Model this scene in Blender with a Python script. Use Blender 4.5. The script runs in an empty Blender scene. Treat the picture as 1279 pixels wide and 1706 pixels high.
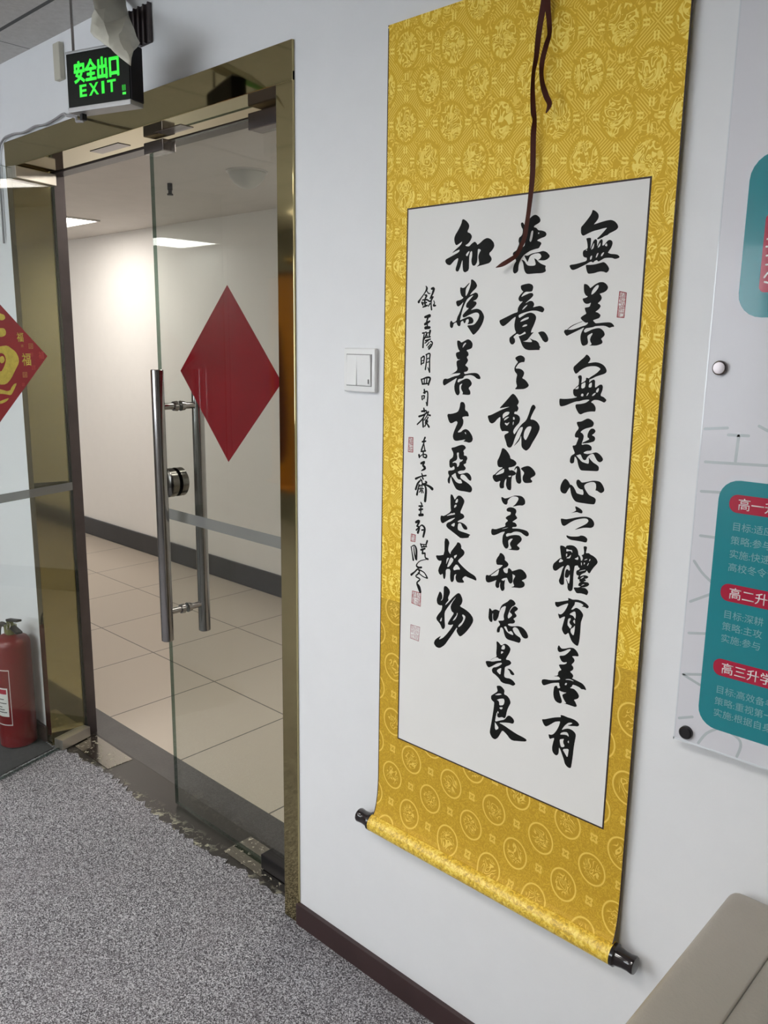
import bpy, bmesh, math, random
from mathutils import Vector, Matrix
from mathutils.geometry import delaunay_2d_cdt

scene = bpy.context.scene
COL = scene.collection
R = math.radians

# ------------------------------------------------------------------ camera
CAM = Vector((0.0, -1.25, 1.48425))
cam_data = bpy.data.cameras.new("camera")
cam_data.sensor_fit = 'HORIZONTAL'
cam_data.sensor_width = 36.0
cam_data.lens = 36.0 * 1371.85 / 1279.0
cam_data.clip_start = 0.02
cam = bpy.data.objects.new("camera", cam_data)
COL.objects.link(cam)
_p, _yaw, _roll = 0.2004052, 0.74749446, 0.0143084
_f = Vector((-math.sin(_yaw) * math.cos(_p), math.cos(_yaw) * math.cos(_p), -math.sin(_p)))
_r = Vector((math.cos(_yaw), math.sin(_yaw), 0))
_u = _r.cross(_f)
_r2 = _r * math.cos(_roll) + _u * math.sin(_roll)
_u2 = _u * math.cos(_roll) - _r * math.sin(_roll)
cam.matrix_world = Matrix(((_r2.x, _u2.x, -_f.x, CAM.x), (_r2.y, _u2.y, -_f.y, CAM.y), (_r2.z, _u2.z, -_f.z, CAM.z), (0, 0, 0, 1)))
scene.camera = cam

# ------------------------------------------------------------------ light and exposure
PANEL_ROOM = 9.0          # room ceiling panels, emission strength
PANEL_HALL = 6.7          # corridor ceiling panels
WINDOW_LIGHT = 2.5        # daylight seen through the room's window
COLOR_ROOM = (1.0, 0.97, 0.93)
COLOR_HALL = (1.0, 0.93, 0.85)
COLOR_DAY = (0.86, 0.93, 1.0)
world = bpy.data.worlds.new("world")
scene.world = world
world.use_nodes = True
world.node_tree.nodes["Background"].inputs[0].default_value = (0.75, 0.85, 1.0, 1)
world.node_tree.nodes["Background"].inputs[1].default_value = 0.3
scene.view_settings.view_transform = 'Standard'
scene.view_settings.look = 'None'
scene.view_settings.exposure = 1.2
scene.view_settings.gamma = 1.0
scene.view_settings.use_curve_mapping = False
scene.cycles.use_denoising = True
scene.cycles.max_bounces = 10
scene.cycles.diffuse_bounces = 5
scene.cycles.glossy_bounces = 6
scene.cycles.transparent_max_bounces = 24
scene.cycles.caustics_reflective = False
scene.cycles.caustics_refractive = False

# ------------------------------------------------------------------ material helpers
class NT:
    def __init__(self, name):
        self.m = bpy.data.materials.new(name)
        self.m.use_nodes = True
        self.t = self.m.node_tree
        self.b = self.t.nodes["Principled BSDF"]
        self.out = self.t.nodes["Material Output"]
    def n(self, kind, **kw):
        nd = self.t.nodes.new(kind)
        for k, v in kw.items(): setattr(nd, k, v)
        return nd
    def put(self, sock, v):
        if isinstance(v, bpy.types.NodeSocket): self.t.links.new(v, sock)
        else: sock.default_value = v
    def m_(self, op, a, b=0.0, c=None):
        nd = self.n('ShaderNodeMath', operation=op)
        self.put(nd.inputs[0], a); self.put(nd.inputs[1], b)
        if c is not None: self.put(nd.inputs[2], c)
        return nd.outputs[0]
    def obj(self):
        if not hasattr(self, '_o'):
            tc = self.n('ShaderNodeTexCoord'); self._o = tc.outputs['Object']
            s = self.n('ShaderNodeSeparateXYZ'); self.put(s.inputs[0], self._o)
            self._xyz = s.outputs
        return self._o
    def xyz(self):
        self.obj(); return self._xyz[0], self._xyz[1], self._xyz[2]
    def noise(self, scale, detail=2.0, rough=0.5, vec=None, dist=0.0):
        nd = self.n('ShaderNodeTexNoise')
        self.put(nd.inputs['Vector'], vec if vec is not None else self.obj())
        nd.inputs['Scale'].default_value = scale; nd.inputs['Detail'].default_value = detail
        nd.inputs['Roughness'].default_value = rough; nd.inputs['Distortion'].default_value = dist
        return nd.outputs['Fac']
    def ramp(self, fac, stops, interp='LINEAR'):
        nd = self.n('ShaderNodeValToRGB'); cr = nd.color_ramp; cr.interpolation = interp
        while len(cr.elements) < len(stops): cr.elements.new(0.5)
        for e, (p, c) in zip(cr.elements, stops):
            e.position = p; e.color = (c[0], c[1], c[2], 1) if isinstance(c, (tuple, list)) else (c, c, c, 1)
        self.put(nd.inputs[0], fac)
        return nd.outputs[0]
    def mix(self, fac, a, b):
        nd = self.n('ShaderNodeMix', data_type='RGBA')
        self.put(nd.inputs[0], fac)
        for s, v in ((nd.inputs[6], a), (nd.inputs[7], b)):
            if isinstance(v, (tuple, list)): v = (v[0], v[1], v[2], 1)
            self.put(s, v)
        return nd.outputs[2]
    def bump(self, h, strength=0.2, dist=0.01):
        nd = self.n('ShaderNodeBump'); nd.inputs['Strength'].default_value = strength
        nd.inputs['Distance'].default_value = dist
        self.put(nd.inputs['Height'], h); self.put(self.b.inputs['Normal'], nd.outputs[0])
    def sstep(self, lo, hi, v):
        nd = self.n('ShaderNodeMapRange', interpolation_type='SMOOTHSTEP')
        nd.inputs['From Min'].default_value = lo; nd.inputs['From Max'].default_value = hi
        self.put(nd.inputs['Value'], v)
        return nd.outputs[0]

def C4(c): return (c[0], c[1], c[2], 1)
def plain(name, col, rough=0.5, metal=0.0, spec=0.5, var=0.0, vscale=8.0, bump=0.0, bscale=60.0, coat=0.0):
    k = NT(name); b = k.b
    b.inputs['Base Color'].default_value = C4(col)
    b.inputs['Roughness'].default_value = rough
    b.inputs['Metallic'].default_value = metal
    b.inputs['Specular IOR Level'].default_value = spec
    b.inputs['Coat Weight'].default_value = coat
    b.inputs['Coat Roughness'].default_value = 0.05
    if var:
        n = k.noise(vscale, 4.0, 0.6)
        k.put(b.inputs['Base Color'], k.ramp(n, [(0.3, tuple(c * (1 - var) for c in col)), (0.7, tuple(min(1, c * (1 + var)) for c in col))]))
    if bump:
        k.bump(k.noise(bscale, 4.0, 0.6), bump, 0.004)
    return k.m

def emit(name, col, strength):
    k = NT(name)
    b = k.b
    b.inputs['Base Color'].default_value = (0.8, 0.8, 0.8, 1) if strength > 1 else C4(tuple(0.3 * v for v in col))
    b.inputs['Emission Color'].default_value = C4(col)
    b.inputs['Emission Strength'].default_value = strength
    return k.m

def glass_mat(name, tint, boost=1.0, haze=0.0):
    k = NT(name)
    tr = k.n('ShaderNodeBsdfTransparent'); tr.inputs[0].default_value = C4(tint)
    gl = k.n('ShaderNodeBsdfGlossy'); gl.inputs['Roughness'].default_value = 0.0
    lw = k.n('ShaderNodeLayerWeight'); lw.inputs[0].default_value = 0.5
    f = k.m_('MULTIPLY', k.m_('ADD', 0.04, k.m_('MULTIPLY', k.m_('POWER', lw.outputs['Facing'], 5.0), 0.96)), boost)
    mx = k.n('ShaderNodeMixShader'); k.put(mx.inputs[0], f)
    k.t.links.new(tr.outputs[0], mx.inputs[1]); k.t.links.new(gl.outputs[0], mx.inputs[2])
    last = mx
    if haze:
        df = k.n('ShaderNodeBsdfDiffuse'); df.inputs[0].default_value = (0.45, 0.45, 0.44, 1)
        m2 = k.n('ShaderNodeMixShader'); m2.inputs[0].default_value = haze
        k.t.links.new(mx.outputs[0], m2.inputs[1]); k.t.links.new(df.outputs[0], m2.inputs[2])
        last = m2
    k.t.links.new(last.outputs[0], k.out.inputs['Surface'])
    return k.m

# ------------------------------------------------------------------ procedural materials
def wall_paint(name, col):
    k = NT(name)
    n = k.noise(1.3, 5.0, 0.6); n2 = k.noise(14, 5.0, 0.65)
    f = k.m_('ADD', k.m_('MULTIPLY', n, 0.6), k.m_('MULTIPLY', n2, 0.4))
    k.put(k.b.inputs['Base Color'], k.ramp(f, [(0.25, tuple(c * 0.955 for c in col)), (0.6, col)]))
    k.b.inputs['Roughness'].default_value = 0.62
    k.b.inputs['Specular IOR Level'].default_value = 0.3
    k.bump(k.noise(220, 3.0, 0.6), 0.06, 0.002)
    return k.m

def carpet_mat():
    k = NT('carpet_pile')
    v = k.n('ShaderNodeTexVoronoi'); v.inputs['Scale'].default_value = 420; k.put(v.inputs['Vector'], k.obj())
    s = k.n('ShaderNodeSeparateColor'); k.put(s.inputs[0], v.outputs['Color'])
    n1 = k.noise(260, 3.0, 0.7); n2 = k.noise(2.2, 4.0, 0.6)
    f = k.m_('ADD', k.m_('MULTIPLY', s.outputs[0], 0.55), k.m_('MULTIPLY', n1, 0.45))
    c = k.ramp(f, [(0.24, (0.040, 0.038, 0.042)), (0.5, (0.200, 0.195, 0.210)), (0.78, (0.62, 0.62, 0.65))])
    c2 = k.mix(k.m_('MULTIPLY', k.sstep(0.45, 0.75, n2), 0.35), c, (0.26, 0.235, 0.25))
    k.put(k.b.inputs['Base Color'], c2)
    k.b.inputs['Roughness'].default_value = 0.95
    k.b.inputs['Specular IOR Level'].default_value = 0.1
    k.bump(f, 0.7, 0.006)
    return k.m

def tile_mat():
    k = NT('floor_tile_beige')
    mp = k.n('ShaderNodeMapping'); k.put(mp.inputs[0], k.obj())
    mp.inputs['Location'].default_value = (0.394, -0.2665, 0)
    br = k.n('ShaderNodeTexBrick'); k.put(br.inputs['Vector'], mp.outputs[0])
    br.offset = 0.0; br.squash = 1.0
    br.inputs['Scale'].default_value = 1.0
    br.inputs['Brick Width'].default_value = 0.5; br.inputs['Row Height'].default_value = 0.5065
    br.inputs['Mortar Size'].default_value = 0.0032; br.inputs['Mortar Smooth'].default_value = 0.1
    br.inputs['Bias'].default_value = -0.3
    br.inputs['Color1'].default_value = (0.50, 0.435, 0.36, 1)
    br.inputs['Color2'].default_value = (0.47, 0.41, 0.34, 1)
    br.inputs['Mortar'].default_value = (0.055, 0.046, 0.038, 1)
    n = k.noise(5.0, 5.0, 0.6)
    k.put(k.b.inputs['Base Color'], k.mix(k.m_('MULTIPLY', n, 0.25), br.outputs[0], (0.42, 0.37, 0.31)))
    k.b.inputs['Roughness'].default_value = 0.28
    k.b.inputs['Specular IOR Level'].default_value = 0.4
    return k.m

def ceiling_mat():
    k = NT('ceiling_board')
    x, y, z = k.xyz()
    def groove(c, off, pitch, w):
        t = k.m_('FRACT', k.m_('DIVIDE', k.m_('SUBTRACT', c, off), pitch))
        d = k.m_('MULTIPLY', k.m_('MINIMUM', t, k.m_('SUBTRACT', 1.0, t)), pitch)
        return k.m_('LESS_THAN', d, w)
    g = k.m_('MAXIMUM', groove(x, -2.645, 0.6, 0.0022), groove(y, -0.126, 0.6, 0.006))
    n = k.noise(60, 4.0, 0.7)
    base = k.ramp(n, [(0.3, (0.50, 0.485, 0.465)), (0.7, (0.58, 0.565, 0.545))])
    k.put(k.b.inputs['Base Color'], k.mix(g, base, (0.10, 0.10, 0.10)))
    k.b.inputs['Roughness'].default_value = 0.9
    k.bump(n, 0.15, 0.003)
    return k.m

GOLD_LO = (0.70, 0.435, 0.032)
GOLD_MID = (0.82, 0.545, 0.045)
GOLD_HI = (0.98, 0.77, 0.16)
def lattice(k, x, z, pu, pv, ou, ov, ru, rv):
    def cell(c, p, o):
        return k.m_('MULTIPLY', k.m_('SUBTRACT', k.m_('FRACT', k.m_('ADD', k.m_('DIVIDE', c, p), 0.5 + o)), 0.5), p)
    du, dv = cell(x, pu, ou), cell(z, pv, ov)
    a = k.m_('DIVIDE', du, ru); b = k.m_('DIVIDE', dv, rv)
    r = k.m_('SQRT', k.m_('ADD', k.m_('MULTIPLY', a, a), k.m_('MULTIPLY', b, b)))
    return du, dv, r

def skewed(k, x0, z0, sk):
    # the cloth's weave runs slightly downhill to the right; x0, z0 is one roundel's centre on the wall
    x, y, z = k.xyz()
    xs = k.m_('SUBTRACT', x, x0 + 0.85875)
    zs = k.m_('ADD', k.m_('SUBTRACT', z, z0 - 0.44), k.m_('MULTIPLY', xs, sk))
    return xs, y, zs

def brocade_top(name):
    k = NT(name)
    x, y, z = skewed(k, -1.051, 1.947, 0.13)
    PU, PV = 0.109, 0.128
    da = lattice(k, x, z, PU, PV, 0.0, 0.0, 0.0265, 0.0315)
    db = lattice(k, x, z, PU, PV, 0.5, 0.5, 0.0265, 0.0315)
    r = k.m_('MINIMUM', da[2], db[2])
    inside = k.sstep(1.0, 0.93, r)
    ring = k.m_('MULTIPLY', k.sstep(1.20, 1.12, r), k.sstep(0.97, 1.03, r))
    sw = k.noise(38, 1.0, 0.5, dist=1.4)
    swirl = k.sstep(0.15, 0.5, k.m_('SINE', k.m_('ADD', k.m_('MULTIPLY', sw, 46.0), k.m_('MULTIPLY', r, 9.0))))
    blot = k.sstep(0.52, 0.62, k.noise(70, 2.0, 0.5))
    med = k.m_('MAXIMUM', swirl, k.m_('MULTIPLY', blot, 0.8))
    # fret hatch between the medallions, direction flipping from patch to patch
    cu = k.m_('GREATER_THAN', k.m_('FRACT', k.m_('DIVIDE', x, PU)), 0.5)
    cv = k.m_('GREATER_THAN', k.m_('FRACT', k.m_('DIVIDE', z, PV / 2)), 0.5)
    sgn = k.m_('SUBTRACT', k.m_('MULTIPLY', k.m_('ABSOLUTE', k.m_('SUBTRACT', cu, cv)), 2.0), 1.0)
    diag = k.m_('ADD', x, k.m_('MULTIPLY', z, sgn))
    hatch = k.sstep(-0.1, 0.4, k.m_('SINE', k.m_('MULTIPLY', diag, 2 * math.pi / 0.0058)))
    cloud = k.sstep(0.2, 0.55, k.m_('SINE', k.m_('MULTIPLY', k.noise(60, 1.0, 0.5, dist=0.8), 38.0)))
    pick = k.sstep(0.47, 0.52, k.noise(26, 1.0, 0.5))
    fret = k.m_('ADD', k.m_('MULTIPLY', hatch, pick), k.m_('MULTIPLY', cloud, k.m_('SUBTRACT', 1.0, pick)))
    # paired bars halfway between medallions
    bars = None
    for ou, ov in ((0.5, 0.0), (0.0, 0.5)):
        du, dv, rr = lattice(k, x, z, PU, PV, ou, ov, 0.02, 0.02)
        au, av = k.m_('ABSOLUTE', du), k.m_('ABSOLUTE', dv)
        h = k.m_('MULTIPLY', k.m_('LESS_THAN', k.m_('ABSOLUTE', k.m_('SUBTRACT', au, 0.0175)), 0.0055), k.m_('LESS_THAN', k.m_('ABSOLUTE', k.m_('SUBTRACT', av, 0.0034)), 0.0017))
        w = k.m_('MULTIPLY', k.m_('LESS_THAN', k.m_('ABSOLUTE', k.m_('SUBTRACT', av, 0.0185)), 0.006), k.m_('LESS_THAN', k.m_('ABSOLUTE', k.m_('SUBTRACT', au, 0.003)), 0.0015))
        one = k.m_('MAXIMUM', h, w)
        bars = one if bars is None else k.m_('MAXIMUM', bars, one)
    outside = k.m_('SUBTRACT', 1.0, inside)
    lightf = k.m_('ADD', k.m_('MULTIPLY', med, inside), k.m_('MULTIPLY', k.m_('MULTIPLY', fret, 0.75), outside))
    lightf = k.m_('MULTIPLY', lightf, k.m_('SUBTRACT', 1.0, k.m_('MULTIPLY', ring, 0.75)))
    lightf = k.m_('MAXIMUM', lightf, k.m_('MULTIPLY', bars, outside))
    base = k.ramp(lightf, [(0.0, GOLD_LO), (0.5, GOLD_MID), (1.0, GOLD_HI)])
    k.put(k.b.inputs['Base Color'], base)
    k.put(k.b.inputs['Roughness'], k.m_('SUBTRACT', 0.62, k.m_('MULTIPLY', lightf, 0.2)))
    k.b.inputs['Specular IOR Level'].default_value = 0.2
    k.bump(lightf, 0.12, 0.002)
    return k.m

def brocade_bottom(name):
    k = NT(name)
    x, y, z = skewed(k, -1.057, 0.612, 0.12)
    PU, PV = 0.1085, 0.126
    da = lattice(k, x, z, PU, PV, 0.0, 0.0, 0.0270, 0.0300)
    db = lattice(k, x, z, PU, PV, 0.5, 0.5, 0.0270, 0.0300)
    r = k.m_('MINIMUM', da[2], db[2])
    ring = k.m_('MULTIPLY', k.sstep(1.06, 1.0, r), k.sstep(0.89, 0.94, r))
    inside = k.sstep(0.9, 0.82, r)
    sw = k.noise(42, 1.0, 0.5, dist=1.2)
    swirl = k.m_('MULTIPLY', k.sstep(0.3, 0.7, k.m_('SINE', k.m_('ADD', k.m_('MULTIPLY', sw, 44.0), k.m_('MULTIPLY', r, 10.0)))), k.sstep(0.85, 0.5, r))
    fl = None
    for ou, ov in ((0.5, 0.0), (0.0, 0.5)):
        du, dv, rr = lattice(k, x, z, PU, PV, ou, ov, 0.0070, 0.0088)
        ang = k.m_('ARCTAN2', dv, du)
        pet = k.m_('ADD', rr, k.m_('MULTIPLY', k.m_('COSINE', k.m_('MULTIPLY', ang, 4.0)), 0.22))
        one = k.m_('MULTIPLY', k.sstep(1.15, 1.0, pet), k.sstep(0.3, 0.55, pet))
        fl = one if fl is None else k.m_('MAXIMUM', fl, one)
    g = k.m_('SINE', k.m_('MULTIPLY', k.noise(95, 1.0, 0.5, dist=0.6), 34.0))
    ground = k.m_('MULTIPLY', k.sstep(0.0, 0.6, g), 0.33)
    v = k.m_('MULTIPLY', k.sstep(0.2, 0.8, k.m_('SINE', k.m_('MULTIPLY', x, 2 * math.pi / 0.0030))), 0.10)
    lightf = k.m_('ADD', ground, v)
    lightf = k.m_('MULTIPLY', lightf, k.m_('SUBTRACT', 1.0, inside))
    lightf = k.m_('MAXIMUM', lightf, k.m_('MULTIPLY', swirl, k.m_('MULTIPLY', inside, 0.85)))
    lightf = k.m_('MAXIMUM', lightf, k.m_('MULTIPLY', ring, 0.9))
    lightf = k.m_('MAXIMUM', lightf, k.m_('MULTIPLY', fl, 0.8))
    base = k.ramp(lightf, [(0.0, (0.53, 0.320, 0.026)), (0.35, (0.63, 0.400, 0.036)), (1.0, (0.88, 0.64, 0.13))])
    k.put(k.b.inputs['Base Color'], base)
    k.b.inputs['Roughness'].default_value = 0.55
    k.b.inputs['Specular IOR Level'].default_value = 0.2
    k.bump(lightf, 0.1, 0.002)
    return k.m

def brocade_roll(name):
    k = NT(name)
    n = k.noise(150, 3.0, 0.65, dist=0.8); n2 = k.noise(40, 2.0, 0.5)
    f = k.m_('ADD', k.m_('MULTIPLY', n, 0.75), k.m_('MULTIPLY', n2, 0.25))
    k.put(k.b.inputs['Base Color'], k.ramp(f, [(0.38, (0.50, 0.31, 0.03)), (0.5, GOLD_MID), (0.60, GOLD_HI)]))
    k.b.inputs['Roughness'].default_value = 0.4
    k.b.inputs['Specular IOR Level'].default_value = 0.6
    k.bump(f, 0.25, 0.003)
    return k.m

def granite_mat():
    k = NT('dark_stone')
    n = k.noise(9, 5.0, 0.6); n2 = k.noise(120, 3.0, 0.6)
    k.put(k.b.inputs['Base Color'], k.ramp(k.m_('ADD', k.m_('MULTIPLY', n, 0.5), k.m_('MULTIPLY', n2, 0.5)), [(0.35, (0.040, 0.036, 0.035)), (0.7, (0.070, 0.064, 0.061))]))
    k.b.inputs['Roughness'].default_value = 0.3
    return k.m

def threshold_mat():
    # metal door sill with dried glue left along the torn carpet edge
    k = NT('door_sill_metal')
    x, y, z = k.xyz()
    n = k.noise(34, 6.0, 0.75, dist=0.7); n2 = k.noise(7, 3.0, 0.6)
    edge = k.sstep(0.075, 0.015, y)
    spot = k.m_('MULTIPLY', k.sstep(0.53, 0.60, n), k.m_('MULTIPLY', edge, k.sstep(0.38, 0.55, n2)))
    k.put(k.b.inputs['Base Color'], k.mix(spot, (0.045, 0.040, 0.037), (0.50, 0.48, 0.36)))
    k.put(k.b.inputs['Roughness'], k.m_('ADD', 0.28, k.m_('MULTIPLY', spot, 0.25)))
    k.put(k.b.inputs['Metallic'], k.m_('SUBTRACT', 0.35, k.m_('MULTIPLY', spot, 0.35)))
    k.bump(k.m_('MULTIPLY', spot, n), 0.6, 0.004)
    return k.m

M = {}
M['wall'] = wall_paint('white_wall_paint', (0.79, 0.805, 0.825))
M['wall_hall'] = wall_paint('corridor_wall_paint', (0.84, 0.83, 0.81))
M['wall_room'] = wall_paint('room_wall_paint', (0.36, 0.36, 0.35))
M['carpet'] = carpet_mat()
M['tile'] = tile_mat()
M['ceiling'] = ceiling_mat()
M['hall_ceiling'] = plain('corridor_ceiling_paint', (0.62, 0.59, 0.56), 0.8, var=0.03)
M['brass'] = plain('polished_brass', (0.44, 0.37, 0.195), 0.06, 1.0, var=0.05, vscale=3, bump=0.012, bscale=5)
M['dark_stile'] = plain('dark_brown_metal', (0.085, 0.070, 0.070), 0.35, 0.5, var=0.15)
M['chrome'] = plain('brushed_steel', (0.36, 0.345, 0.34), 0.16, 1.0, var=0.06, vscale=20)
M['chrome_dark'] = plain('dull_steel', (0.23, 0.205, 0.205), 0.25, 1.0, var=0.08, vscale=14)
M['lock'] = plain('dark_bronze_lock', (0.16, 0.155, 0.14), 0.22, 1.0, var=0.1)
M['satin'] = plain('satin_steel', (0.46, 0.43, 0.38), 0.3, 0.75, var=0.06)
M['black_metal'] = plain('blackened_steel', (0.03, 0.028, 0.03), 0.35, 0.6, var=0.2)
M['glass'] = glass_mat('clear_glass', (0.905, 0.925, 0.91), 1.0, 0.004)
M['glass_edge'] = glass_mat('green_glass_edge', (0.20, 0.28, 0.24), 1.0, 0.02)
M['frost'] = glass_mat('frosted_band', (0.50, 0.52, 0.51), 0.3, 0.30)
M['granite'] = granite_mat()
M['sill'] = threshold_mat()
def plate_mat():
    k = NT('worn_steel_plate')
    n = k.noise(55, 6.0, 0.7, dist=0.5)
    s = k.sstep(0.58, 0.64, n)
    k.put(k.b.inputs['Base Color'], k.mix(s, (0.34, 0.32, 0.29), (0.50, 0.47, 0.36)))
    k.put(k.b.inputs['Metallic'], k.m_('SUBTRACT', 1.0, s))
    k.put(k.b.inputs['Roughness'], k.m_('ADD', 0.16, k.m_('MULTIPLY', s, 0.4)))
    k.bump(s, 0.4, 0.002)
    return k.m
M['plate'] = plate_mat()
M['floor_dark'] = plain('dark_grey_floor_area', (0.050, 0.050, 0.052), 0.8, var=0.15, vscale=40, bump=0.3, bscale=300)
M['skirt'] = plain('dark_brown_skirting', (0.042, 0.022, 0.022), 0.38, var=0.12, vscale=10)
M['skirt_black'] = plain('black_skirting', (0.028, 0.029, 0.033), 0.3, var=0.15)
M['silk_top'] = brocade_top('gold_brocade')
M['silk_bottom'] = brocade_bottom('gold_roundel_brocade')
M['silk_roll'] = brocade_roll('gold_brocade_on_rod')
M['trim_brown'] = plain('dark_brown_edging', (0.035, 0.018, 0.014), 0.6, var=0.1)
M['paper'] = plain('white_mounting_paper', (0.79, 0.79, 0.775), 0.85, spec=0.2, var=0.02, vscale=4)
M['ink'] = plain('black_ink', (0.009, 0.0095, 0.009), 0.6, spec=0.12, var=0.2, vscale=90)
M['seal'] = plain('seal_red', (0.36, 0.055, 0.065), 0.7, var=0.35, vscale=300)
M['seal_faded'] = plain('seal_faded_pink', (0.50, 0.30, 0.32), 0.7, var=0.25, vscale=300)
M['ribbon'] = plain('brown_silk_ribbon', (0.070, 0.021, 0.015), 0.6, spec=0.15, var=0.15, vscale=30)
M['knob'] = plain('black_lacquer', (0.012, 0.008, 0.009), 0.14, var=0.2, coat=0.5)
M['switch'] = plain('white_switch_plastic', (0.79, 0.80, 0.80), 0.3, var=0.015)
M['switch_dark'] = plain('switch_indicator', (0.25, 0.25, 0.25), 0.4, var=0.05)
M['sign_black'] = plain('sign_black_face', (0.006, 0.008, 0.006), 0.5, spec=0.15, var=0.15)
M['sign_case'] = plain('sign_black_case', (0.010, 0.008, 0.011), 0.55, spec=0.2, var=0.15)
M['sign_strip'] = plain('sign_aluminium_strip', (0.33, 0.335, 0.345), 0.4, 0.5, var=0.06)
M['sign_green'] = emit('sign_green_glow', (0.045, 1.0, 0.065), 0.36)
M['sheet'] = plain('crumpled_cream_paper', (0.66, 0.64, 0.55), 0.85, var=0.07, vscale=12, bump=0.3, bscale=30)
M['beige_box'] = plain('yellowed_plastic', (0.52, 0.50, 0.42), 0.5, var=0.06)
M['cable'] = plain('grey_cable', (0.33, 0.32, 0.33), 0.5, var=0.1)
M['vent'] = plain('vent_white_frame', (0.60, 0.60, 0.59), 0.5, var=0.03)
M['vent_dark'] = plain('vent_dark_slat', (0.045, 0.038, 0.040), 0.6, var=0.2)
M['red_paper'] = plain('plain_red_paper', (0.28, 0.004, 0.012), 0.7, spec=0.15, var=0.08, vscale=7)
M['red_print'] = plain('festive_red_paper', (0.25, 0.004, 0.012), 0.45, var=0.1, vscale=9)
M['gold_print'] = plain('printed_gold', (0.52, 0.44, 0.075), 0.4, 0.2, var=0.15, vscale=60)
M['gold_dark'] = plain('printed_dark_gold', (0.42, 0.20, 0.06), 0.5, var=0.2, vscale=60)
M['print_faint'] = plain('printed_faint_red', (0.42, 0.045, 0.04), 0.5, var=0.2, vscale=60)
M['red_can'] = plain('extinguisher_red', (0.17, 0.006, 0.009), 0.35, var=0.08, coat=0.1)
M['label_white'] = plain('label_white', (0.72, 0.72, 0.70), 0.5, var=0.04)
M['valve_green'] = plain('gauge_green_brass', (0.16, 0.17, 0.06), 0.35, 0.5, var=0.15)
M['black_rubber'] = plain('black_rubber', (0.015, 0.015, 0.016), 0.55, var=0.15)
M['board'] = plain('printed_board_white', (0.66, 0.665, 0.71), 0.3, spec=0.35, var=0.015, vscale=3, coat=0.08)
M['board_edge'] = plain('acrylic_edge', (0.72, 0.76, 0.80), 0.12, var=0.03, coat=0.5)
M['teal'] = plain('printed_teal', (0.008, 0.225, 0.270), 0.22, var=0.03, vscale=3, coat=0.3)
M['crimson'] = plain('printed_crimson', (0.40, 0.008, 0.040), 0.22, var=0.04, vscale=5, coat=0.3)
M['board_text'] = plain('printed_white_text', (0.78, 0.76, 0.77), 0.3, var=0.02)
M['board_small'] = plain('printed_pale_text', (0.19, 0.42, 0.47), 0.3, var=0.04)
M['board_line'] = plain('printed_grey_line', (0.47, 0.52, 0.545), 0.2, var=0.05)
M['leather'] = plain('grey_beige_leather', (0.36, 0.325, 0.275), 0.42, var=0.05, vscale=6, bump=0.25, bscale=170)
M['seam'] = plain('leather_piping', (0.28, 0.25, 0.205), 0.5, var=0.08)
M['sofa_leg'] = plain('dark_wood_leg', (0.05, 0.03, 0.02), 0.4, var=0.2)
M['bowl'] = plain('frosted_white_bowl', (0.52, 0.52, 0.49), 0.35, var=0.04)
M['lamp_frame'] = plain('lamp_white_frame', (0.66, 0.65, 0.63), 0.4, var=0.03)
M['panel_room'] = emit('room_panel_glow', COLOR_ROOM, PANEL_ROOM)
M['panel_hall'] = emit('hall_panel_glow', COLOR_HALL, PANEL_HALL)
M['day'] = emit('daylight_pane', COLOR_DAY, WINDOW_LIGHT)
M['pennant'] = plain('orange_silk_pennant', (0.62, 0.24, 0.018), 0.5, var=0.12, vscale=20)
M['pennant_dark'] = plain('pennant_brown_border', (0.10, 0.02, 0.02), 0.5, var=0.15)
M['bright_brass'] = plain('bright_brass_knob', (0.78, 0.55, 0.20), 0.2, 1.0, var=0.08)

# ------------------------------------------------------------------ mesh helpers
LOC = {}
def wloc(o): return LOC.get(o.name, Vector((0, 0, 0)))
def link(o, parent=None, at=(0, 0, 0)):
    COL.objects.link(o)
    at = Vector(at)
    if parent is not None:
        o.parent = parent
        o.location = at - wloc(parent)
    else:
        o.location = at
    LOC[o.name] = at
    return o
def tag(o, label=None, cat=None, group=None, kind=None):
    for kk, v in (('label', label), ('category', cat), ('group', group), ('kind', kind)):
        if v: o[kk] = v
    return o
def thing(name, at, label, cat, group=None):
    return tag(link(bpy.data.objects.new(name, None), None, at), label, cat, group)
def obj(name, bm, mats, parent=None, at=None, smooth=None):
    """bm holds world coordinates; the object's origin is its parent's (or `at`)."""
    if at is None: at = wloc(parent) if parent is not None else (0, 0, 0)
    at = Vector(at)
    bmesh.ops.remove_doubles(bm, verts=bm.verts, dist=1e-6)
    bmesh.ops.recalc_face_normals(bm, faces=bm.faces)
    me = bpy.data.meshes.new(name)
    for v in bm.verts: v.co -= at
    bm.to_mesh(me); bm.free()
    for m in (mats if isinstance(mats, (list, tuple)) else [mats]): me.materials.append(m)
    if smooth is not None:
        for p in me.polygons: p.use_smooth = True
        try: me.set_sharp_from_angle(angle=R(smooth))
        except Exception: pass
    return link(bpy.data.objects.new(name, me), parent, at)
def struct(name, bm, mats, at=None, label=None):
    return tag(obj(name, bm, mats, None, at), label, None, None, 'structure')
def BM(): return bmesh.new()
def merge(dst, src):
    me = bpy.data.meshes.new('tmp'); src.to_mesh(me); src.free(); dst.from_mesh(me); bpy.data.meshes.remove(me)
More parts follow.
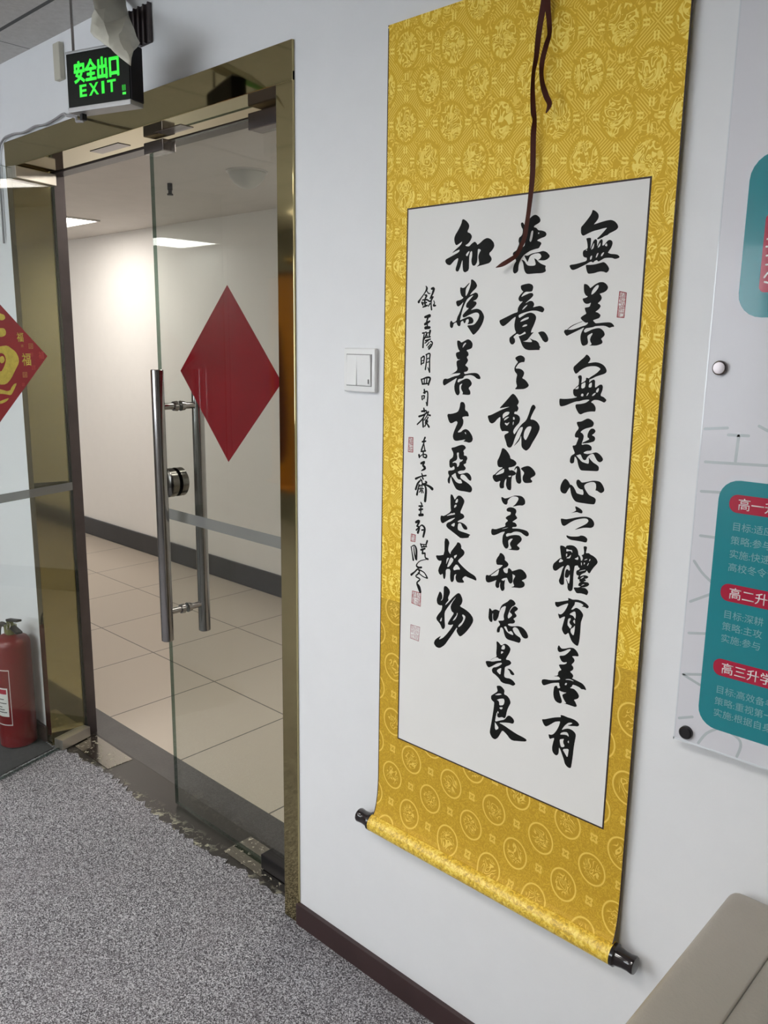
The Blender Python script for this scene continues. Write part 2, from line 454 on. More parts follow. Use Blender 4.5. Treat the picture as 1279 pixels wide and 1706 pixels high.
def box(bm, lo, hi, bevel=0.0, seg=2, mat=0, xf=None):
    b = BM()
    lo, hi = Vector(lo), Vector(hi)
    bmesh.ops.create_cube(b, size=1.0)
    for v in b.verts:
        v.co = Vector(((lo[i] + hi[i]) / 2 + v.co[i] * (hi[i] - lo[i]) for i in range(3)))
    if bevel: bmesh.ops.bevel(b, geom=list(b.edges), offset=bevel, segments=seg, profile=0.6, affect='EDGES')
    for f in b.faces: f.material_index = mat
    if xf is not None:
        for v in b.verts: v.co = xf(v.co)
    merge(bm, b)
def frame_of(d):
    d = Vector(d).normalized()
    a = Vector((0, 0, 1)) if abs(d.z) < 0.9 else Vector((1, 0, 0))
    u = d.cross(a).normalized(); return d, u, d.cross(u).normalized()
def lathe(bm, o, d, prof, seg=32, mat=0):
    """prof: list of (distance along d, radius)."""
    o = Vector(o); d, u, v = frame_of(d)
    rings = []
    for h, r in prof:
        if r < 1e-6: rings.append([bm.verts.new(o + d * h)])
        else: rings.append([bm.verts.new(o + d * h + (u * math.cos(2 * math.pi * i / seg) + v * math.sin(2 * math.pi * i / seg)) * r) for i in range(seg)])
    def cap(r, first):
        if len(r) > 1:
            f = bm.faces.new(r if first else list(reversed(r))); f.material_index = mat
    for a, b in zip(rings, rings[1:]):
        for i in range(seg):
            j = (i + 1) % seg
            if len(a) == 1 and len(b) == 1: continue
            if len(a) == 1: f = bm.faces.new((a[0], b[j], b[i]))
            elif len(b) == 1: f = bm.faces.new((a[i], a[j], b[0]))
            else: f = bm.faces.new((a[i], a[j], b[j], b[i]))
            f.material_index = mat
    cap(rings[0], True); cap(rings[-1], False)
def cyl(bm, a, b, r, seg=24, mat=0, bev=0.0):
    a, b = Vector(a), Vector(b); L = (b - a).length
    if bev: lathe(bm, a, b - a, [(0, r - bev), (bev, r), (L - bev, r), (L, r - bev)], seg, mat)
    else: lathe(bm, a, b - a, [(0, r), (L, r)], seg, mat)
def tube(bm, pts, r, seg=10, mat=0):
    pts = [Vector(p) for p in pts]; rings = []
    u = None
    for i, p in enumerate(pts):
        d = (pts[min(i + 1, len(pts) - 1)] - pts[max(i - 1, 0)]).normalized()
        if u is None: _, u, _ = frame_of(d)
        u = (u - d * u.dot(d)).normalized(); v = d.cross(u)
        rings.append([bm.verts.new(p + (u * math.cos(2 * math.pi * k / seg) + v * math.sin(2 * math.pi * k / seg)) * r) for k in range(seg)])
    for a, b in zip(rings, rings[1:]):
        for k in range(seg):
            bm.faces.new((a[k], a[(k + 1) % seg], b[(k + 1) % seg], b[k])).material_index = mat
    bm.faces.new(rings[0]).material_index = mat; bm.faces.new(list(reversed(rings[-1]))).material_index = mat
def smooth_path(pts, n=6):
    P = [Vector(p) for p in pts]; out = []
    for i in range(len(P) - 1):
        p0, p1, p2, p3 = P[max(i - 1, 0)], P[i], P[i + 1], P[min(i + 2, len(P) - 1)]
        for j in range(n):
            t = j / n
            out.append(0.5 * ((2 * p1) + (p2 - p0) * t + (2 * p0 - 5 * p1 + 4 * p2 - p3) * t * t + (3 * p1 - p0 - 3 * p2 + p3) * t ** 3))
    out.append(P[-1]); return out
def chaikin(pts, q=0.22):
    out = []
    n = len(pts)
    for i in range(n):
        a, b = Vector(pts[i]), Vector(pts[(i + 1) % n])
        out += [a.lerp(b, q), a.lerp(b, 1 - q)]
    return out
def fill2d(bm, loops, to3d, depth=None, mat=0):
    """fill outline loops (first outer, rest holes); to3d maps (u, v, d) to space; depth extrudes."""
    vs, es, fs = [], [], []
    for lp in loops:
        k = len(vs); n = len(lp)
        vs += [Vector((p[0], p[1])) for p in lp]
        fs.append(list(range(k, k + n)))
    es = [(f[i], f[(i + 1) % len(f)]) for f in fs for i in range(len(f))]
    ov, oe, of, *_ = delaunay_2d_cdt(vs, es, [], 0, 1e-7)
    def winding(p, lp):
        w = 0
        for i in range(len(lp)):
            x0, y0 = lp[i][0], lp[i][1]; x1, y1 = lp[(i + 1) % len(lp)][0], lp[(i + 1) % len(lp)][1]
            cr = (x1 - x0) * (p.y - y0) - (p.x - x0) * (y1 - y0)
            if y0 <= p.y < y1 and cr > 0: w += 1
            elif y1 <= p.y < y0 and cr < 0: w -= 1
        return w
    keep = []
    for f in of:
        c = sum((ov[i] for i in f), Vector((0, 0))) / len(f)
        if winding(c, loops[0]) and not any(winding(c, h) for h in loops[1:]): keep.append(f)
    of = keep
    top = [bm.verts.new(to3d(v.x, v.y, 0.0 if depth is None else depth)) for v in ov]
    bot = [bm.verts.new(to3d(v.x, v.y, 0.0)) for v in ov] if depth is not None else None
    cnt = {}
    for f in of:
        if len(set(f)) < 3: continue
        try: bm.faces.new([top[i] for i in f]).material_index = mat
        except ValueError: continue
        for i in range(len(f)):
            e = (f[i], f[(i + 1) % len(f)]); cnt[tuple(sorted(e))] = cnt.get(tuple(sorted(e)), []) + [e]
        if bot:
            try: bm.faces.new([bot[i] for i in reversed(f)]).material_index = mat
            except ValueError: pass
    if bot:
        for kx, l in cnt.items():
            if len(l) == 1:
                a, b = l[0]
                try: bm.faces.new((top[b], top[a], bot[a], bot[b])).material_index = mat
                except ValueError: pass
def rrect(x0, z0, x1, z1, r, n=6):
    pts = []
    for cx, cz, a0 in ((x1 - r, z1 - r, 0), (x0 + r, z1 - r, 90), (x0 + r, z0 + r, 180), (x1 - r, z0 + r, 270)):
        for i in range(n + 1):
            a = R(a0 + 90 * i / n); pts.append((cx + r * math.cos(a), cz + r * math.sin(a)))
    return pts
def stroke_loop(pts):
    """pts (x, z, width) -> outline of a brush stroke with round ends."""
    P = smooth_path([Vector(p) for p in pts], 4) if len(pts) > 1 else [Vector(pts[0])]
    L, Rr = [], []
    for i, p in enumerate(P):
        d = Vector((P[min(i + 1, len(P) - 1)] - P[max(i - 1, 0)])[:2])
        if d.length < 1e-9: d = Vector((1, 0))
        d.normalize(); nrm = Vector((-d.y, d.x)); h = max(p[2], 1e-5) / 2
        c = Vector((p[0], p[1])); L.append(c + nrm * h); Rr.append(c - nrm * h)
        if i == 0: d0, h0, c0 = d, h, c
        d1, h1, c1 = d, h, c
    n0 = Vector((-d0.y, d0.x)); n1 = Vector((-d1.y, d1.x))
    cap1 = [c1 + n1 * h1 * 0.7 + d1 * h1 * 0.7, c1 + d1 * h1, c1 - n1 * h1 * 0.7 + d1 * h1 * 0.7]
    cap0 = [c0 - n0 * h0 * 0.7 - d0 * h0 * 0.7, c0 - d0 * h0, c0 + n0 * h0 * 0.7 - d0 * h0 * 0.7]
    return L + cap1 + Rr[::-1] + cap0
def text_bm(body, to3d, size=1.0, width=None, height=None, bold=0.0, depth=0.0004, right=None):
    """built-in font glyphs as flat solid letters; to3d maps (u, v, d)."""
    cu = bpy.data.curves.new('glyphs', 'FONT'); cu.body = body; cu.size = 1.0; cu.offset = bold; cu.extrude = 0.0
    cu.resolution_u = 4
    o = bpy.data.objects.new('glyphs', cu); COL.objects.link(o)
    dg = bpy.context.evaluated_depsgraph_get(); dg.update()
    me = bpy.data.meshes.new_from_object(o.evaluated_get(dg))
    b = BM(); b.from_mesh(me)
    bpy.data.objects.remove(o); bpy.data.curves.remove(cu); bpy.data.meshes.remove(me)
    xs = [v.co.x for v in b.verts]; ys = [v.co.y for v in b.verts]
    x0, x1, y0, y1 = min(xs), max(xs), min(ys), max(ys)
    sx = sy = size
    if width: sx = width / (x1 - x0)
    if height: sy = height / (y1 - y0)
    if width and not height: sy = sx
    if height and not width: sx = sy
    r = bmesh.ops.extrude_face_region(b, geom=list(b.faces))
    ext = {v for v in r['geom'] if isinstance(v, bmesh.types.BMVert)}
    for v in b.verts:
        if width or height: u, w = (v.co.x - x0) * sx, (v.co.y - y0) * sy
        else: u, w = v.co.x * sx, v.co.y * sy
        v.co = to3d(u, w, depth if v in ext else 0.0)
    return b

# ================================================================== THE SETTING
WALL_T = 0.16
DX0, DX1, DZ = -2.86, -1.435, 2.11          # brass door surround, outer edges
JX0, JX1, JZ = -2.818, -1.490, 2.030        # clear opening
ZC, ZCH = 2.345, 2.205
XL, XR, YB = -8.0, 2.0, -3.2

b = BM()
box(b, (XL, 0, 0), (DX0 + 0.012, WALL_T, ZC + 0.1))
box(b, (DX1 - 0.012, 0, 0), (XR, WALL_T, ZC + 0.1))
box(b, (DX0 + 0.012, 0, DZ - 0.012), (DX1 - 0.012, WALL_T, ZC + 0.1))
struct('wall_front', b, M['wall'])
b = BM(); box(b, (XL - 0.1, YB, 0), (XL, WALL_T, ZC + 0.1)); struct('wall_left', b, M['wall_room'])
b = BM(); box(b, (XR, YB, 0), (XR + 0.1, WALL_T, ZC + 0.1)); struct('wall_right', b, M['wall_room'])
WX0, WX1, WZ0, WZ1 = -3.9, -1.5, 0.95, 2.05
b = BM()
box(b, (XL - 0.1, YB - 0.12, 0), (WX0, YB, ZC + 0.1)); box(b, (WX1, YB - 0.12, 0), (XR + 0.1, YB, ZC + 0.1))
box(b, (WX0, YB - 0.12, 0), (WX1, YB, WZ0)); box(b, (WX0, YB - 0.12, WZ1), (WX1, YB, ZC + 0.1))
struct('wall_back', b, M['wall_room'])
w1 = thing('window_1', ((WX0 + WX1) / 2, YB, WZ0), None, None); w1['kind'] = 'structure'
b = BM(); box(b, (WX0, YB - 0.09, WZ0), (WX1, YB - 0.08, WZ1)); obj('pane', b, M['day'], w1)
b = BM()
for x in (WX0, (WX0 * 2 + WX1) / 3, (WX0 + WX1 * 2) / 3, WX1): box(b, (x - 0.03, YB - 0.079, WZ0), (x + 0.03, YB - 0.02, WZ1))
box(b, (WX0, YB - 0.079, WZ0), (WX1, YB - 0.02, WZ0 + 0.05)); box(b, (WX0, YB - 0.079, WZ1 - 0.05), (WX1, YB - 0.02, WZ1))
obj('window_frame', b, M['vent'], w1)

# carpet with a torn front edge along the door sill
random.seed(11)
b = BM()
edge = []
x = XL
while x < DX0: edge.append((x, 0.0)); x += 0.5
edge.append((DX0 + 0.02, 0.0))
x = JX0
while x < JX1 - 0.01:
    edge.append((x, 0.020 + 0.012 * math.sin(x * 7.0) + random.uniform(-0.010, 0.012))); x += random.uniform(0.008, 0.022)
edge.append((JX1, 0.018)); edge.append((DX1 - 0.015, 0.0)); edge.append((XR, 0.0))
loop = [(XL, YB), (XR, YB)] + edge[::-1]
fill2d(b, [loop], lambda u, v, d: Vector((u, v, -0.03 + d)), 0.034)
struct('floor', b, M['carpet'], label='grey flecked carpet with a torn edge at the door sill')
b = BM(); box(b, (XL - 1.5, 0.27, -0.05), (XR, 1.8, 0.0)); struct('floor_hall', b, M['tile'], label='beige square floor tiles in the corridor')
b = BM(); box(b, (XL - 1.5, WALL_T, -0.05), (XR, 0.27, 0.0005)); struct('trim_1', b, M['granite'], label='dark stone border strip of the corridor floor')
b = BM(); box(b, (DX0, -0.01, -0.05), (DX1, WALL_T, 0.0)); struct('trim_2', b, M['sill'], label='dark door sill with dried glue residue')
ROOM_PANELS = ((-4.145, -2.826), (-2.345, -2.826), (-2.345, -1.626), (-0.545, -2.826), (-0.545, -1.626))
RH = 0.282
b = BM()
fill2d(b, [[(XL - 0.1, YB - 0.12), (XR + 0.1, YB - 0.12), (XR + 0.1, 0.0), (XL - 0.1, 0.0)]] + [[(x - RH, y - RH), (x + RH, y - RH), (x + RH, y + RH), (x - RH, y + RH)] for x, y in ROOM_PANELS], lambda u, v, d: Vector((u, v, ZC + d)), 0.12)
struct('ceiling', b, M['ceiling'])
b = BM(); box(b, (XL - 0.1, YB - 0.12, ZC + 0.121), (XR + 0.1, 0.0, ZC + 0.14)); struct('ceiling_slab', b, M['hall_ceiling'])
b = BM(); box(b, (XL - 1.5, WALL_T, ZCH), (XR, 1.9, ZCH + 0.1)); struct('ceiling_hall', b, M['hall_ceiling'])
b = BM(); box(b, (XL - 1.5, 1.8, -0.05), (XR, 1.9, ZCH + 0.1)); struct('wall_hall', b, M['wall_hall'])
b = BM(); box(b, (XL - 1.6, WALL_T, -0.05), (XL - 1.5, 1.9, ZCH + 0.1)); struct('wall_hall_left', b, M['wall_hall'])
b = BM(); box(b, (XR, WALL_T, -0.05), (XR + 0.1, 1.9, ZCH + 0.1)); struct('wall_hall_right', b, M['wall_hall'])
b = BM(); box(b, (XL - 1.5, 1.785, 0.0), (XR, 1.8, 0.132), 0.003); struct('baseboard_hall', b, M['skirt_black'])
b = BM(); box(b, (DX1 - 0.004, -0.012, 0.004), (XR, 0.0, 0.064), 0.0015)
box(b, (XL, -0.012, 0.004), (DX0 - 0.002, 0.0, 0.064), 0.0015)
struct('baseboard_front', b, M['skirt'])

# brass door surround: faces on the wall, mirror-polished reveals, dark rear stile
fr = thing('trim_3', ((DX0 + DX1) / 2, 0, 0), 'polished brass surround of the glass door', None); fr['kind'] = 'structure'
RV = 0.124
b = BM()
box(b, (DX0, -0.006, 0), (JX0, RV, JZ + 0.02), 0.0012)
obj('jamb', b, M['brass'], fr)
b = BM()
box(b, (JX1, -0.006, 0), (DX1, RV, JZ + 0.02), 0.0012)
obj('jamb', b, M['brass'], fr)
b = BM()
box(b, (DX0, -0.0065, JZ), (DX1, RV, DZ), 0.0012)
obj('lintel', b, M['brass'], fr)
b = BM()
box(b, (DX0 + 0.013, RV, 0), (JX0 + 0.004, WALL_T + 0.01, JZ), 0.001)
box(b, (JX1 - 0.004, RV, 0), (DX1 - 0.013, WALL_T + 0.01, JZ), 0.001)
box(b, (DX0 + 0.013, RV, JZ - 0.004), (DX1 - 0.013, WALL_T + 0.01, DZ - 0.013), 0.001)
obj('rear_stile', b, M['dark_stile'], fr)
b = BM()
for xa, xb in ((-2.40, -2.24), (-2.05, -1.93)): box(b, (xa, 0.045, JZ - 0.0015), (xb, 0.085, JZ + 0.002), 0.0005)
obj('strike_plate', b, M['chrome_dark'], fr)

b = BM(); box(b, (-2.800, 0.052, 0.0), (-2.520, 0.150, 0.0020), 0.0006); obj('pivot_cover', b, M['plate'], fr)
b = BM(); box(b, (-1.835, 0.048, 0.0), (-1.500, 0.150, 0.0020), 0.0006); obj('pivot_cover', b, M['plate'], fr)

# ------------------------------------------------------------------ glass door leaves
GY0, GY1 = 0.090, 0.102
d1 = thing('door_1', (-1.60, 0.096, 0), 'closed glass door leaf with long steel pull handle and red paper diamond', 'door'); d1['kind'] = 'structure'
def glass_slab(lo, hi, parent, xf=None):
    b = BM(); box(b, lo, hi, 0.0, xf=None)
    b.faces.ensure_lookup_table()
    big = sorted(b.faces, key=lambda f: -f.calc_area())[:2]
    for f in b.faces: f.material_index = 0 if f in big else 1
    if xf:
        for v in b.verts: v.co = xf(v.co)
    return obj('glass_pane', b, [M['glass'], M['glass_edge']], parent)
glass_slab((-2.152, GY0, 0.008), (JX1 - 0.012, GY1, 2.016), d1)
b = BM(); box(b, (-1.690, 0.074, 1.984), (JX1 - 0.006, 0.118, 2.022), 0.002); obj('top_patch', b, M['chrome_dark'], d1)
b = BM(); box(b, (-1.690, 0.074, 0.003), (JX1 - 0.006, 0.118, 0.047), 0.002); obj('bottom_patch', b, M['black_metal'], d1)
b = BM(); box(b, (-2.158, 0.076, 1.992), (-2.062, 0.116, 2.022), 0.002); obj('top_lock_patch', b, M['chrome_dark'], d1)
b = BM(); box(b, (-2.148, GY0 - 0.0006, 0.961), (JX1 - 0.014, GY0 - 0.0001, 0.993)); obj('frosted_band', b, M['frost'], d1)
HX = -2.062
pull = None
b = BM(); cyl(b, (HX, 0.030, 0.607), (HX, 0.030, 1.407), 0.0180, 28, bev=0.0015); pull = obj('pull_handle', b, M['chrome'], d1, smooth=40)
b = BM(); cyl(b, (HX, 0.162, 0.607), (HX, 0.162, 1.407), 0.0180, 28, bev=0.0015); obj('rear_bar', b, M['chrome'], pull, smooth=40)
for z in (1.303, 0.694):
    b = BM()
    lathe(b, (HX, 0.032, z), (0, 1, 0), [(0, 0.0095), (0.046, 0.0095), (0.046, 0.0135), (0.057, 0.0150), (0.058, 0.0150)], 20)
    lathe(b, (HX, 0.102, z), (0, 1, 0), [(0, 0.0150), (0.001, 0.0150), (0.012, 0.0135), (0.012, 0.0095), (0.058, 0.0095)], 20)
    obj('standoff', b, M['chrome'], pull, smooth=40)
b = BM()
lathe(b, (-2.102, GY0, 1.075), (0, -1, 0), [(0, 0.043), (0.020, 0.043), (0.024, 0.038), (0.026, 0.020), (0.026, 0.0)], 32)
lathe(b, (-2.102, GY1, 1.075), (0, 1, 0), [(0, 0.043), (0.020, 0.043), (0.024, 0.038), (0.026, 0.020), (0.026, 0.0)], 32)
obj('lock', b, M['lock'], d1, smooth=40)

P0 = Vector((-2.800, 0.095, 0.0)); PD = Vector((0.2665, -0.9638, 0)).normalized(); PN = Vector((-PD.y, PD.x, 0))
def leaf(s, z, n=0.0): return P0 + PD * s + Vector((0, 0, z)) + PN * n
def leaf_xf(c): return leaf(c.x, c.z, c.y)
d2 = thing('door_2', tuple(leaf(0.02, 0)), 'glass door leaf swung open into the room with red good fortune diamond', 'door'); d2['kind'] = 'structure'
glass_slab((-0.032, -0.006, 0.010), (0.62, 0.006, 2.018), d2, leaf_xf)
b = BM(); box(b, (-0.030, -0.021, 0.005), (0.102, 0.021, 0.044), 0.002, xf=leaf_xf); obj('bottom_patch', b, M['satin'], d2)
b = BM(); box(b, (-0.030, -0.021, 1.987), (0.130, 0.021, 2.024), 0.002, xf=leaf_xf); obj('top_patch', b, M['satin'], d2)
b = BM(); box(b, (-0.030, 0.0061, 0.957), (0.618, 0.0066, 0.986), xf=leaf_xf); obj('frosted_band', b, M['frost'], d2)

# ================================================================== THE SCROLL
SX0, SX1, SZ0, SZ1 = -1.1535, -0.5640, 0.440, 2.070
PX0, PX1, PZ0, PZ1 = -1.0945, -0.6085, 0.6505, 1.7365
YS = -0.0125                                  # face of the silk
sc = thing('hanging_scroll', ((SX0 + SX1) / 2, 0, SZ0), 'tall gold silk hanging scroll with black brush calligraphy on white paper', 'scroll')
ZB = 0.955                                    # below this the side strips are the roundel cloth
EW = 0.0020
b = BM()
box(b, (SX0 + EW, YS, ZB), (PX0, YS + 0.0012, SZ1)); box(b, (PX1, YS, ZB), (SX1 - EW, YS + 0.0012, SZ1)); box(b, (PX0, YS, PZ1), (PX1, YS + 0.0012, SZ1))
obj('upper_silk', b, M['silk_top'], sc)
def cloth_strip(bm, x0, x1, prof, th=0.0012):
    """a cloth of thickness th following prof, a list of (y, z) from top to bottom."""
    for (ya, za), (yb, zb) in zip(prof, prof[1:]):
        v = [bm.verts.new(p) for p in ((x0, ya, za), (x1, ya, za), (x1, yb, zb), (x0, yb, zb), (x0, ya + th, za), (x1, ya + th, za), (x1, yb + th, zb), (x0, yb + th, zb))]
        for q in ((0, 1, 2, 3), (7, 6, 5, 4), (0, 3, 7, 4), (1, 5, 6, 2)): bm.faces.new([v[i] for i in q])
LOWER = [(YS, PZ0), (YS, 0.535), (YS - 0.0006, 0.515), (YS - 0.0024, 0.493), (YS - 0.0058, 0.472), (YS - 0.0105, 0.456), (YS - 0.0145, 0.4495), (YS - 0.0170, 0.4480)]
b = BM()
box(b, (SX0 + EW, YS, PZ0), (PX0, YS + 0.0012, ZB)); box(b, (PX1, YS, PZ0), (SX1 - EW, YS + 0.0012, ZB))
cloth_strip(b, SX0 + EW, SX1 - EW, LOWER)
obj('lower_silk', b, M['silk_bottom'], sc)
b = BM()
for x0, x1 in ((SX0, SX0 + EW), (SX1 - EW, SX1)):
    box(b, (x0, YS - 0.0003, PZ0), (x1, YS + 0.0014, SZ1)); cloth_strip(b, x0, x1, [(y - 0.0003, z) for y, z in LOWER], 0.0016)
obj('edging', b, M['trim_brown'], sc)
b = BM(); box(b, (PX0, YS - 0.0003, PZ0), (PX1, YS + 0.0010, PZ1)); paper = obj('paper', b, M['paper'], sc)
b = BM()
t = 0.0028
for lo, hi in (((PX0 - t, PZ0 - t), (PX0, PZ1 + t)), ((PX1, PZ0 - t), (PX1 + t, PZ1 + t)), ((PX0, PZ0 - t), (PX1, PZ0)), ((PX0, PZ1), (PX1, PZ1 + t))):
    box(b, (lo[0], YS - 0.0006, lo[1]), (hi[0], YS + 0.0010, hi[1]))
obj('border_line', b, M['trim_brown'], paper)

